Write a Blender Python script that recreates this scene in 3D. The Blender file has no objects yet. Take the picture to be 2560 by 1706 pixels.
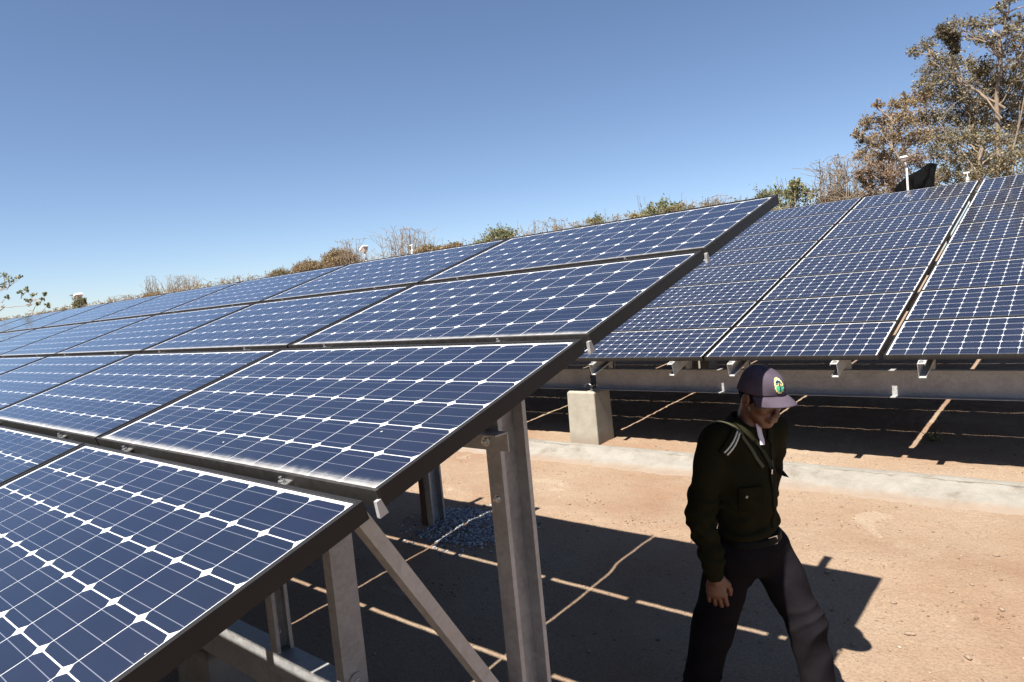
import bpy, bmesh, math, random
import numpy as np
from mathutils import Vector, Matrix

sc = bpy.context.scene
COL = sc.collection
R = math.radians

# ------------------------------------------------------------------ camera
cam_d = bpy.data.cameras.new('camera')
cam = bpy.data.objects.new('camera', cam_d)
COL.objects.link(cam)
RC = [[0.7507062550, 0.6538148983, -0.0946900074],
      [-0.0238587168, -0.1164064115, -0.9929150563],
      [-0.6602051805, 0.7476467255, -0.0717878367]]
CAM = Vector((1.17876881, -0.06888499, 0.61488323))
M = Matrix(((RC[0][0], -RC[1][0], -RC[2][0], CAM.x),
            (RC[0][1], -RC[1][1], -RC[2][1], CAM.y),
            (RC[0][2], -RC[1][2], -RC[2][2], CAM.z),
            (0, 0, 0, 1)))
cam.matrix_world = M
cam_d.sensor_width = 36.0
cam_d.lens = 1748.81 / 2560 * 36.0
cam_d.clip_start = 0.05
cam_d.clip_end = 3000
sc.camera = cam

# ------------------------------------------------------------------ world + sun
SUN_TRAVEL = Vector((-0.0061, 0.5994, -1.0)).normalized()
to_sun = -SUN_TRAVEL
world = bpy.data.worlds.new('World')
sc.world = world
world.use_nodes = True
wn = world.node_tree
wn.nodes.clear()
sky = wn.nodes.new('ShaderNodeTexSky')
sky.sky_type = 'NISHITA'
sky.sun_disc = False
sky.sun_elevation = math.asin(to_sun.z)
sky.sun_rotation = math.atan2(to_sun.x, to_sun.y)
sky.altitude = 0
sky.air_density = 0.7
sky.dust_density = 0.4
sky.ozone_density = 6.0
bg = wn.nodes.new('ShaderNodeBackground')
bg.inputs['Strength'].default_value = 0.058
wo = wn.nodes.new('ShaderNodeOutputWorld')
tint = wn.nodes.new('ShaderNodeMix'); tint.data_type = 'RGBA'; tint.blend_type = 'MULTIPLY'
tint.inputs[0].default_value = 1.0; tint.inputs[7].default_value = (1.13, 1.0, 0.90, 1)
wn.links.new(sky.outputs[0], tint.inputs[6])
wn.links.new(tint.outputs[2], bg.inputs['Color'])
wn.links.new(bg.outputs[0], wo.inputs['Surface'])

sun_d = bpy.data.lights.new('sun', 'SUN')
sun_d.energy = 5.0
sun_d.angle = R(0.53)
sun_d.color = (1.0, 0.94, 0.86)
sun = bpy.data.objects.new('sun', sun_d)
sun.rotation_mode = 'QUATERNION'
sun.rotation_quaternion = SUN_TRAVEL.to_track_quat('-Z', 'Y')
sun.location = (0, -20, 30)
COL.objects.link(sun)

sc.view_settings.view_transform = 'Standard'
sc.view_settings.look = 'None'
sc.view_settings.exposure = 1.55
sc.view_settings.gamma = 1.0
sc.view_settings.use_curve_mapping = False
sc.cycles.max_bounces = 6
sc.cycles.diffuse_bounces = 2
sc.cycles.glossy_bounces = 3
sc.cycles.transparent_max_bounces = 24
sc.cycles.caustics_reflective = False
sc.cycles.caustics_refractive = False

# ------------------------------------------------------------------ numpy noise
def _hash(ix, iy, iz, seed):
    h = (ix.astype(np.int64) * 374761393 + iy.astype(np.int64) * 668265263 + iz.astype(np.int64) * 2147483647 + seed * 974711) & 0xffffffff
    h = ((h ^ (h >> 13)) * 1274126177) & 0xffffffff
    h = h ^ (h >> 16)
    return (h & 0xffff) / 65535.0 * 2 - 1

def vnoise(x, y, z=None, seed=0):
    x = np.asarray(x, float); y = np.asarray(y, float)
    z = np.zeros_like(x) if z is None else np.asarray(z, float)
    ix, iy, iz = np.floor(x), np.floor(y), np.floor(z)
    fx, fy, fz = x - ix, y - iy, z - iz
    fx = fx * fx * (3 - 2 * fx); fy = fy * fy * (3 - 2 * fy); fz = fz * fz * (3 - 2 * fz)
    r = 0
    for a in (0, 1):
        wx = fx if a else 1 - fx
        for b in (0, 1):
            wy = fy if b else 1 - fy
            for c in (0, 1):
                wz = fz if c else 1 - fz
                r = r + wx * wy * wz * _hash(ix + a, iy + b, iz + c, seed)
    return r

def sstep(a, b, x):
    t = np.clip((x - a) / (b - a), 0, 1)
    return t * t * (3 - 2 * t)

# ------------------------------------------------------------------ helpers
def new_obj(name, me, mat=None, parent=None):
    o = bpy.data.objects.new(name, me)
    COL.objects.link(o)
    if mat is not None and me is not None and len(me.materials) == 0:
        me.materials.append(mat)
    if parent is not None:
        o.parent = parent
    return o

def tag(o, label=None, cat=None, group=None, kind=None):
    if label: o['label'] = label
    if cat: o['category'] = cat
    if group: o['group'] = group
    if kind: o['kind'] = kind
    return o

def thing(name, loc, label, cat, group=None):
    o = bpy.data.objects.new(name, None)
    o.empty_display_size = 0.1
    o.location = loc
    COL.objects.link(o)
    return tag(o, label, cat, group)

class MB:
    """collects polygons for one mesh"""
    def __init__(s): s.v = []; s.f = []
    def add(s, vs, fs):
        n = len(s.v)
        s.v += [tuple(p) for p in vs]
        s.f += [tuple(i + n for i in f) for f in fs]
    def box(s, lo, hi, mtx=None):
        x0, y0, z0 = lo; x1, y1, z1 = hi
        vs = [(x0,y0,z0),(x1,y0,z0),(x1,y1,z0),(x0,y1,z0),(x0,y0,z1),(x1,y0,z1),(x1,y1,z1),(x0,y1,z1)]
        if mtx: vs = [mtx @ Vector(p) for p in vs]
        s.add(vs, [(0,3,2,1),(4,5,6,7),(0,1,5,4),(1,2,6,5),(2,3,7,6),(3,0,4,7)])
    def sweep(s, prof, a, b, X, Y):
        """closed 2-D profile swept from a to b; X, Y = profile axes"""
        a, b, X, Y = Vector(a), Vector(b), Vector(X), Vector(Y)
        n = len(prof)
        vs = [a + X * p[0] + Y * p[1] for p in prof] + [b + X * p[0] + Y * p[1] for p in prof]
        fs = [(i, (i + 1) % n, n + (i + 1) % n, n + i) for i in range(n)]
        s.add(vs, fs)
        s.f.append(tuple(len(s.v) - 2 * n + i for i in reversed(range(n))))
        s.f.append(tuple(len(s.v) - n + i for i in range(n)))
    def cyl(s, a, b, r0, r1=None, n=10, cap=True):
        a, b = Vector(a), Vector(b)
        r1 = r0 if r1 is None else r1
        d = (b - a).normalized()
        u = d.orthogonal().normalized(); w = d.cross(u)
        vs = []
        for c, r in ((a, r0), (b, r1)):
            for i in range(n):
                t = 2 * math.pi * i / n
                vs.append(c + u * math.cos(t) * r + w * math.sin(t) * r)
        fs = [(i, (i + 1) % n, n + (i + 1) % n, n + i) for i in range(n)]
        if cap:
            fs += [tuple(reversed(range(n))), tuple(range(n, 2 * n))]
        s.add(vs, fs)
    def mesh(s, name, smooth=False, recalc=True):
        me = bpy.data.meshes.new(name)
        me.from_pydata([tuple(p) for p in s.v], [], s.f)
        if recalc:
            bm = bmesh.new(); bm.from_mesh(me)
            bmesh.ops.recalc_face_normals(bm, faces=bm.faces)
            bm.to_mesh(me); bm.free()
        if smooth:
            me.polygons.foreach_set('use_smooth', [True] * len(me.polygons))
        me.update()
        return me

def bevel_mesh(me, w, seg=1):
    bm = bmesh.new(); bm.from_mesh(me)
    es = [e for e in bm.edges if len(e.link_faces) == 2 and e.calc_face_angle(0) > 0.6]
    bmesh.ops.bevel(bm, geom=es, offset=w, segments=seg, affect='EDGES', profile=0.6)
    bm.to_mesh(me); bm.free()
    return me

def np_mesh(name, V, F, smooth=False):
    """V (n,3), F (m,k) arrays -> mesh, fast"""
    me = bpy.data.meshes.new(name)
    V = np.asarray(V, np.float32); F = np.asarray(F, np.int32)
    k = F.shape[1]
    me.vertices.add(len(V)); me.vertices.foreach_set('co', V.ravel())
    me.loops.add(F.size); me.loops.foreach_set('vertex_index', F.ravel())
    me.polygons.add(len(F))
    me.polygons.foreach_set('loop_start', np.arange(0, F.size, k, dtype=np.int32))
    me.polygons.foreach_set('loop_total', np.full(len(F), k, np.int32))
    if smooth:
        me.polygons.foreach_set('use_smooth', np.ones(len(F), bool))
    me.update(calc_edges=True)
    me.validate()
    return me

# ------------------------------------------------------------------ materials
class NT:
    def __init__(s, name):
        s.m = bpy.data.materials.new(name); s.m.use_nodes = True
        s.t = s.m.node_tree; s.t.nodes.clear()
        s.out = s.n('ShaderNodeOutputMaterial')
    def n(s, typ, **kw):
        nd = s.t.nodes.new(typ)
        for k, v in kw.items(): setattr(nd, k, v)
        return nd
    def l(s, a, b): s.t.links.new(a, b)
    def set(s, sock, v):
        if hasattr(v, 'is_output') or isinstance(v, bpy.types.NodeSocket): s.l(v, sock)
        else:
            if isinstance(v, (tuple, list)) and len(v) == 3 and sock.type == 'RGBA': v = (*v, 1)
            sock.default_value = v
    def math(s, op, a, b=None, c=None, clamp=False):
        nd = s.n('ShaderNodeMath', operation=op, use_clamp=clamp)
        s.set(nd.inputs[0], a)
        if b is not None: s.set(nd.inputs[1], b)
        if c is not None: s.set(nd.inputs[2], c)
        return nd.outputs[0]
    def mix(s, f, a, b):
        nd = s.n('ShaderNodeMix', data_type='RGBA')
        s.set(nd.inputs[0], f); s.set(nd.inputs[6], a); s.set(nd.inputs[7], b)
        return nd.outputs[2]
    def noise(s, scale, detail=4, rough=0.55, vec=None, out=0, dist=0.0):
        nd = s.n('ShaderNodeTexNoise')
        nd.inputs['Scale'].default_value = scale; nd.inputs['Detail'].default_value = detail
        nd.inputs['Roughness'].default_value = rough; nd.inputs['Distortion'].default_value = dist
        if vec is not None: s.l(vec, nd.inputs['Vector'])
        return nd.outputs[out]
    def ramp(s, f, stops):
        nd = s.n('ShaderNodeValToRGB'); s.l(f, nd.inputs[0])
        els = nd.color_ramp.elements
        while len(els) < len(stops): els.new(0.5)
        for e, (p, c) in zip(els, stops):
            e.position = p; e.color = (*c, 1) if len(c) == 3 else c
        return nd.outputs[0]
    def mr(s, f, a, b, c=0.0, d=1.0, smooth=False):
        nd = s.n('ShaderNodeMapRange')
        if smooth: nd.interpolation_type = 'SMOOTHSTEP'
        s.set(nd.inputs[0], f); s.set(nd.inputs[1], a); s.set(nd.inputs[2], b)
        s.set(nd.inputs[3], c); s.set(nd.inputs[4], d)
        return nd.outputs[0]
    def obj(s): return s.n('ShaderNodeTexCoord').outputs['Object']
    def pos(s): return s.n('ShaderNodeNewGeometry').outputs['Position']
    def sep(s, v):
        nd = s.n('ShaderNodeSeparateXYZ'); s.l(v, nd.inputs[0]); return nd.outputs
    def bump(s, h, strength=0.3, dist=0.01):
        nd = s.n('ShaderNodeBump'); nd.inputs['Strength'].default_value = strength
        nd.inputs['Distance'].default_value = dist; s.l(h, nd.inputs['Height'])
        return nd.outputs[0]
    def bsdf(s, color, rough=0.7, metal=0.0, normal=None, spec=0.5, sheen=0.0, trans=0.0):
        b = s.n('ShaderNodeBsdfPrincipled')
        s.set(b.inputs['Base Color'], color); s.set(b.inputs['Roughness'], rough)
        s.set(b.inputs['Metallic'], metal); s.set(b.inputs['Specular IOR Level'], spec)
        if sheen: b.inputs['Sheen Weight'].default_value = sheen
        if normal is not None: s.l(normal, b.inputs['Normal'])
        return b.outputs[0]
    def done(s, shader): s.l(shader, s.out.inputs['Surface']); return s.m

def mat_simple(name, c, rough=0.7, metal=0.0, var=0.25, nscale=8, bump=0.0, bscale=60, spec=0.5, sheen=0.0):
    t = NT(name)
    v = t.obj()
    n = t.noise(nscale, 5, 0.6, v)
    lo = tuple(x * (1 - var) for x in c); hi = tuple(min(1, x * (1 + var)) for x in c)
    col = t.ramp(n, [(0.3, lo), (0.7, hi)])
    nrm = t.bump(t.noise(bscale, 4, 0.6, v), bump, 0.01) if bump else None
    return t.done(t.bsdf(col, rough, metal, nrm, spec, sheen))

# soil ---------------------------------------------------------------
def mat_soil():
    t = NT('soil')
    p = t.pos()
    big = t.noise(0.55, 4, 0.6, p)
    mid = t.noise(3.2, 6, 0.65, p)
    fine = t.noise(60, 6, 0.7, p)
    base = t.ramp(big, [(0.32, (0.215, 0.128, 0.080)), (0.48, (0.258, 0.184, 0.126)), (0.66, (0.290, 0.226, 0.165))])
    base = t.mix(t.mr(mid, 0.35, 0.75, 0, 0.45), base, (0.252, 0.196, 0.138))
    # pale dusty smears on the trodden surface
    sm = t.noise(1.6, 5, 0.6, p, dist=0.6)
    base = t.mix(t.mr(sm, 0.62, 0.66, 0, 0.55), base, (0.33, 0.272, 0.200))
    base = t.mix(t.mr(fine, 0.28, 0.60, 0.60, 0.0), base, (0.125, 0.075, 0.048))
    vor = t.n('ShaderNodeTexVoronoi'); vor.inputs['Scale'].default_value = 70
    t.l(p, vor.inputs['Vector'])
    sp = t.math('LESS_THAN', vor.outputs['Distance'], 0.19)
    rnd = t.sep(vor.outputs['Color'])
    sel = t.math('MULTIPLY', sp, t.math('GREATER_THAN', rnd[0], 0.72))
    gcol = t.ramp(rnd[1], [(0.2, (0.16, 0.09, 0.06)), (0.5, (0.20, 0.145, 0.105)), (0.9, (0.36, 0.31, 0.25))])
    base = t.mix(t.math('MULTIPLY', sel, 0.8), base, gcol)
    h = t.math('ADD', t.math('MULTIPLY', t.noise(18, 7, 0.72, p), 0.7), t.math('MULTIPLY', fine, 0.55))
    h = t.math('ADD', h, t.math('MULTIPLY', sel, 0.25))
    return t.done(t.bsdf(base, 0.95, 0, t.bump(h, 0.75, 0.035), 0.15))
M_SOIL = mat_soil()

def mat_kerb():
    t = NT('whitewashed_concrete')
    p = t.pos()
    n = t.noise(5, 7, 0.68, p)
    c = t.ramp(n, [(0.30, (0.125, 0.110, 0.088)), (0.42, (0.182, 0.170, 0.147)), (0.62, (0.215, 0.205, 0.182))])
    crack = t.noise(9, 8, 0.75, p, dist=1.2)
    c = t.mix(t.mr(t.math('ABSOLUTE', t.math('SUBTRACT', crack, 0.5)), 0.0, 0.012, 0.5, 0.0), c, (0.25, 0.2, 0.16))
    ky = t.math('ADD', t.sep(p)[1], t.math('MULTIPLY', t.math('SUBTRACT', t.noise(3.5, 6, 0.7, p), 0.5), 0.05))
    ck = t.math('MULTIPLY', t.mr(t.math('ABSOLUTE', t.math('SUBTRACT', ky, 6.437)), 0.001, 0.007, 1.0, 0.0), t.mr(t.noise(1.7, 3, 0.5, p), 0.38, 0.55, 0.0, 0.7))
    c = t.mix(ck, c, (0.05, 0.045, 0.04))
    z = t.sep(p)[2]
    foot = t.math('ADD', z, t.math('MULTIPLY', t.noise(7, 5, 0.6, p), 0.03))
    c = t.mix(t.mr(foot, -1.355, -1.315, 0.75, 0.0, True), c, (0.20, 0.148, 0.108))
    h = t.math('ADD', t.noise(14, 8, 0.7, p), t.math('MULTIPLY', t.noise(70, 4, 0.6, p), 0.3))
    return t.done(t.bsdf(c, 0.9, 0, t.bump(h, 0.7, 0.03), 0.2))
M_KERB = mat_kerb()

def mat_block():
    t = NT('painted_concrete')
    p = t.pos()
    n = t.noise(6, 6, 0.6, p)
    c = t.ramp(n, [(0.3, (0.215, 0.198, 0.160)), (0.62, (0.275, 0.256, 0.212))])
    z = t.sep(p)[2]
    st = t.math('ADD', z, t.math('MULTIPLY', t.noise(9, 6, 0.7, p), 0.12))
    c = t.mix(t.mr(st, -1.24, -1.06, 0.5, 0.0, True), c, (0.17, 0.115, 0.08))
    c = t.mix(t.mr(t.noise(38, 3, 0.6, p), 0.66, 0.72, 0, 0.35), c, (0.10, 0.09, 0.075))
    h = t.math('ADD', t.noise(25, 6, 0.65, p), 0)
    return t.done(t.bsdf(c, 0.85, 0, t.bump(h, 0.25, 0.01), 0.25))
M_BLOCK = mat_block()
M_BLOCK_RAW = mat_simple('raw_concrete', (0.22, 0.20, 0.175), 0.9, var=0.2, nscale=5, bump=0.4, bscale=25, spec=0.2)

def mat_galv(name, c, rough=0.45, metal=0.75):
    t = NT(name)
    v = t.obj()
    vor = t.n('ShaderNodeTexVoronoi'); vor.inputs['Scale'].default_value = 55; t.l(v, vor.inputs['Vector'])
    sp = t.sep(vor.outputs['Color'])[0]
    n = t.noise(6, 5, 0.6, v)
    f = t.math('ADD', t.math('MULTIPLY', sp, 0.25), t.math('MULTIPLY', n, 0.75))
    lo = tuple(x * 0.78 for x in c); hi = tuple(min(1, x * 1.15) for x in c)
    col = t.ramp(f, [(0.3, lo), (0.7, hi)])
    dirt = t.noise(3.0, 6, 0.7, v)
    col = t.mix(t.mr(dirt, 0.55, 0.75, 0, 0.22), col, (0.22, 0.16, 0.12))
    rg = t.mr(sp, 0, 1, rough - 0.08, rough + 0.12)
    return t.done(t.bsdf(col, rg, metal, t.bump(n, 0.1, 0.004)))
M_GALV = mat_galv('galvanised_steel', (0.335, 0.335, 0.335), 0.55, 0.3)
M_GALV_L = mat_galv('bright_galvanised_steel', (0.40, 0.40, 0.385), 0.55, 0.25)
M_ZINC = mat_simple('zinc_bolt', (0.6, 0.6, 0.58), 0.35, 0.9, 0.2, 80)

def mat_frame():
    t = NT('dark_anodised_frame')
    v = t.obj()
    n = t.noise(4, 6, 0.65, v)
    n2 = t.noise(45, 5, 0.7, v)
    c = t.mix(n, (0.010, 0.0095, 0.010), (0.019, 0.018, 0.018))
    y = t.sep(v)[1]; z = t.sep(v)[2]
    # run-off dirt on the lower rail
    low = t.mr(y, -0.383, -0.387, 0, 1)
    dust = t.math('MULTIPLY', t.math('MULTIPLY', low, t.mr(n2, 0.3, 0.75, 0.15, 0.85)), t.mr(z, -0.03, 0.004, 0.1, 1.0))
    c = t.mix(t.math('MULTIPLY', dust, 0.25), c, (0.16, 0.145, 0.125))
    return t.done(t.bsdf(c, 0.5, 0.0, t.bump(n2, 0.06, 0.002), 0.2))
M_FRAME = mat_frame()

def mat_backsheet():
    t = NT('white_backsheet')
    return t.done(t.bsdf((0.58, 0.59, 0.60), 0.55, 0, None, 0.3))
M_SHEET = mat_backsheet()
M_REAR = mat_simple('dark_rear_sheet', (0.05, 0.05, 0.055), 0.7)  # unseen panel rear darkened to cut bounce light under the arrays

CELL_U, CELL_V = 0.1259, 0.1240
def mat_cell(name, joined=False):
    """dark mono-crystalline silicon with three printed busbars"""
    t = NT(name)
    v = t.obj()
    x, y, z = t.sep(v)
    if joined:   # object coordinates are panel-wide: fold them back onto one cell
        yy = t.math('ADD', y, 0.1268 * 3)
        yy = t.math('SUBTRACT', t.math('MODULO', yy, 0.1268), 0.0634)
    else:
        yy = y
    ay = t.math('ABSOLUTE', yy)
    w = 0.00075
    bar = t.math('MAXIMUM', t.math('LESS_THAN', ay, w), t.math('LESS_THAN', t.math('ABSOLUTE', t.math('SUBTRACT', ay, CELL_V / 3)), w))
    oi = t.n('ShaderNodeObjectInfo').outputs['Random']
    base = t.mix(oi, (0.0035, 0.0066, 0.0185), (0.0055, 0.0076, 0.0225))
    n = t.noise(12, 3, 0.5, v)
    base = t.mix(t.mr(n, 0.3, 0.7, 0, 0.5), base, (0.0035, 0.0095, 0.0275))
    si = t.bsdf(base, 0.42, 0.0, None, 0.22)
    tin = t.bsdf((0.40, 0.41, 0.46), 0.40, 0.85, None, 0.5)
    mx = t.n('ShaderNodeMixShader'); t.l(bar, mx.inputs[0]); t.l(si, mx.inputs[1]); t.l(tin, mx.inputs[2])
    return t.done(mx.outputs[0])
M_CELL = mat_cell('silicon_cell')
M_CELLJ = mat_cell('silicon_cell_field', True)

def mat_glass(name='cover_glass', dust=1.0):
    """cover glass: clear with Fresnel sky reflection, thin dust, dust line at the low edge"""
    t = NT(name)
    v = t.obj()
    x, y, z = t.sep(v)
    fr = t.n('ShaderNodeFresnel'); fr.inputs['IOR'].default_value = 1.40
    gl = t.n('ShaderNodeBsdfGlossy'); gl.inputs['Roughness'].default_value = 0.07
    gl.inputs['Color'].default_value = (0.9, 0.94, 1, 1)
    tr = t.n('ShaderNodeBsdfTransparent')
    geo = t.n('ShaderNodeNewGeometry')
    ff = t.math('MULTIPLY', fr.outputs[0], t.math('SUBTRACT', 1.0, geo.outputs['Backfacing']))
    mx = t.n('ShaderNodeMixShader'); t.l(ff, mx.inputs[0]); t.l(tr.outputs[0], mx.inputs[1]); t.l(gl.outputs[0], mx.inputs[2])
    df = t.n('ShaderNodeBsdfDiffuse'); df.inputs['Color'].default_value = (0.50, 0.49, 0.46, 1)
    oi = t.n('ShaderNodeObjectInfo').outputs['Random']
    vm = t.n('ShaderNodeVectorMath', operation='ADD'); t.l(v, vm.inputs[0])
    cmb = t.n('ShaderNodeCombineXYZ'); t.l(t.math('MULTIPLY', oi, 37.0), cmb.inputs[2]); t.l(cmb.outputs[0], vm.inputs[1])
    vv = vm.outputs[0]
    n = t.noise(28, 5, 0.7, vv)
    n1 = t.noise(2.2, 4, 0.6, vv)
    edge = t.math('ADD', y, t.math('MULTIPLY', t.math('SUBTRACT', n, 0.5), 0.03))
    low = t.mr(edge, -0.384, -0.340, 1.0, 0.0, True)
    low = t.math('MULTIPLY', t.math('POWER', low, 2.4), 0.50 * dust)
    side = t.mr(t.math('ABSOLUTE', x), 0.76, 0.785, 0.0, 0.02, True)
    film = t.mr(n1, 0.3, 0.75, 0.002, 0.011)
    spots = t.n('ShaderNodeTexVoronoi'); spots.inputs['Scale'].default_value = 9; t.l(vv, spots.inputs['Vector'])
    sp = t.math('MULTIPLY', t.math('LESS_THAN', spots.outputs['Distance'], 0.028), t.math('GREATER_THAN', t.sep(spots.outputs['Color'])[0], 0.62))
    fac = t.math('ADD', t.math('ADD', low, film), t.math('ADD', side, t.math('MULTIPLY', sp, 0.7)), clamp=True)
    fac = t.math('MULTIPLY', fac, t.math('SUBTRACT', 1.0, geo.outputs['Backfacing']))
    mx2 = t.n('ShaderNodeMixShader'); t.l(fac, mx2.inputs[0]); t.l(mx.outputs[0], mx2.inputs[1]); t.l(df.outputs[0], mx2.inputs[2])
    return t.done(mx2.outputs[0])
M_GLASS = mat_glass()
M_GLASS2 = mat_glass('cover_glass_clean', 0.12)

def mat_leaf(name, stops, trans=0.25):
    t = NT(name)
    g = t.n('ShaderNodeNewGeometry')
    r = g.outputs['Random Per Island']
    c = t.ramp(r, stops)
    b = t.n('ShaderNodeBsdfPrincipled'); t.l(c, b.inputs['Base Color']); b.inputs['Roughness'].default_value = 0.6
    b.inputs['Specular IOR Level'].default_value = 0.3
    tl = t.n('ShaderNodeBsdfTranslucent'); t.l(c, tl.inputs['Color'])
    mx = t.n('ShaderNodeMixShader'); mx.inputs[0].default_value = trans
    t.l(b.outputs[0], mx.inputs[1]); t.l(tl.outputs[0], mx.inputs[2])
    return t.done(mx.outputs[0])
LEAF = {
 'green': mat_leaf('green_leaf', [(0.0, (0.07, 0.09, 0.03)), (0.4, (0.13, 0.155, 0.06)), (0.75, (0.20, 0.20, 0.09)), (1.0, (0.32, 0.28, 0.15))], 0.35),
 'olive': mat_leaf('olive_leaf', [(0.0, (0.09, 0.08, 0.042)), (0.5, (0.17, 0.145, 0.08)), (1.0, (0.27, 0.22, 0.13))]),
 'brown': mat_leaf('dry_leaf', [(0.0, (0.13, 0.085, 0.045)), (0.4, (0.24, 0.165, 0.09)), (0.75, (0.32, 0.23, 0.13)), (1.0, (0.15, 0.15, 0.06))]),
 'rust': mat_leaf('rust_leaf', [(0.0, (0.12, 0.072, 0.045)), (0.5, (0.20, 0.135, 0.085)), (1.0, (0.27, 0.20, 0.13))]),
 'yellow': mat_leaf('yellow_leaf', [(0.0, (0.14, 0.12, 0.035)), (0.5, (0.27, 0.23, 0.08)), (1.0, (0.38, 0.32, 0.15))]),
 'tree': mat_leaf('tree_leaf', [(0.0, (0.055, 0.055, 0.028)), (0.3, (0.13, 0.112, 0.062)), (0.6, (0.21, 0.175, 0.105)), (0.85, (0.30, 0.26, 0.16)), (1.0, (0.14, 0.10, 0.08))]),
 'dark': mat_leaf('dark_leaf', [(0.0, (0.03, 0.028, 0.018)), (0.5, (0.08, 0.065, 0.04)), (1.0, (0.18, 0.15, 0.09))]),
}
M_BARK = mat_simple('pale_bark', (0.20, 0.155, 0.115), 0.9, var=0.35, nscale=6, bump=0.3, bscale=30)
M_TWIG = mat_simple('dry_twig', (0.21, 0.165, 0.12), 0.9, var=0.3, nscale=5)

# ------------------------------------------------------------------ ground
def ground_z(x, y):
    near = np.where(y < 4.7, -1.6907 + 0.0733 * y, -1.3462 - 0.026 * (y - 4.7))
    farz = -1.690 + 0.0606 * y + 0.003 * np.clip(x, -10, 5)
    farz = np.where(y > 25, -1.690 + 0.0606 * 25, farz)
    w = sstep(6.35, 6.52, y)
    z = near * (1 - w) + farz * w
    z = np.where(y < -12, -1.6907 - 0.0733 * 12, z)
    return z

def ground_detail(x, y):
    fade = sstep(-9, -5, x) * (1 - sstep(4, 8, x)) * sstep(-2, 0, y) * (1 - sstep(11, 14, y))
    d = 0.006 * vnoise(x * 1.7, y * 1.7, seed=1) + 0.003 * vnoise(x * 4.5, y * 4.5, seed=2)
    d = d + 0.0032 * vnoise(x * 11, y * 11, seed=3) + 0.004 * np.maximum(vnoise(x * 24, y * 24, seed=4), 0) ** 2
    # a little scoured hollow and step in the shade between the posts
    d = d - 0.016 * np.exp(-(((x + 1.1) / 0.65) ** 2 + ((y - 3.45) / 0.32) ** 2))
    d = d + 0.022 * sstep(3.98, 4.06, y + 0.1 * np.sin(x * 3)) * np.exp(-((x + 1.55) / 0.5) ** 2) * (1 - sstep(4.2, 4.6, y))
    # low mound of gravel beside the short post
    d = d + 0.035 * np.exp(-(((x + 3.15) / 0.5) ** 2 + ((y - 4.05) / 0.33) ** 2))
    # rough crumbs along the far shade
    far = sstep(6.6, 7.0, y) * (1 - sstep(9.5, 11, y))
    d = d + far * 0.006 * vnoise(x * 18, y * 18, seed=6)
    return d * fade

def graded(lo, flo, fhi, hi, step, n):
    a = flo - np.geomspace(1, flo - lo + 1, n)[::-1] + 1
    b = fhi + np.geomspace(1, hi - fhi + 1, n) - 1
    m = np.arange(flo, fhi, step)
    return np.unique(np.concatenate([a, m, b]))
gx = graded(-1200, -6.5, 2.6, 1200, 0.025, 45)
gy = graded(-1200, 0.8, 9.6, 1200, 0.025, 45)
GX, GY = np.meshgrid(gx, gy)
GZ = ground_z(GX, GY) + ground_detail(GX, GY)
nx, ny = len(gx), len(gy)
ii = (np.arange(ny - 1)[:, None] * nx + np.arange(nx - 1)[None, :]).ravel()
F = np.stack([ii, ii + 1, ii + 1 + nx, ii + nx], 1)
g = new_obj('ground', np_mesh('ground', np.stack([GX.ravel(), GY.ravel(), GZ.ravel()], 1), F, True), M_SOIL)
tag(g, kind='structure')

def gz(x, y):
    a = np.array([float(x)]); b = np.array([float(y)])
    return float((ground_z(a, b) + ground_detail(a, b))[0])

# whitewashed kerb between the two arrays
def build_kerb():
    xs = np.arange(-9.0, 5.0, 0.02)
    prof = [(6.02, -1.43), (6.05, -1.392), (6.10, -1.372), (6.16, -1.352), (6.22, -1.335), (6.28, -1.316), (6.34, -1.298),
            (6.39, -1.285), (6.425, -1.274), (6.44, -1.266), (6.455, -1.262), (6.49, -1.261), (6.53, -1.262), (6.545, -1.268), (6.555, -1.33), (6.56, -1.45)]
    V = []
    for j, (py, pz) in enumerate(prof):
        yy = np.full_like(xs, py); zz = np.full_like(xs, pz)
        w = 1.0 if 1 <= j <= 8 else 0.2
        foot = 1.0 if j <= 2 else 0.0
        yy = yy + foot * 0.012 * vnoise(xs * 2.1, xs * 0 + j * 0.2, seed=21) + 0.006 * vnoise(xs * 1.2, xs * 0, seed=22)
        d = 0.016 * vnoise(xs * 6, py * 14 + xs * 0, seed=23) + 0.009 * vnoise(xs * 16, py * 40 + xs * 0, seed=24) + 0.006 * np.abs(vnoise(xs * 30, py * 60 + xs * 0, seed=25))
        zz = zz + w * d * 0.75; yy = yy - w * d * 0.5
        V.append(np.stack([xs, yy, zz], 1))
    V = np.stack(V, 0); m, n = V.shape[:2]
    ii = (np.arange(m - 1)[:, None] * n + np.arange(n - 1)[None, :]).ravel()
    F = np.stack([ii, ii + 1, ii + 1 + n, ii + n], 1)
    k = new_obj('kerb', np_mesh('kerb', V.reshape(-1, 3), F, True), M_KERB)
    tag(k, 'low whitewashed concrete kerb running between the two panel arrays', 'kerb')
build_kerb()

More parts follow.
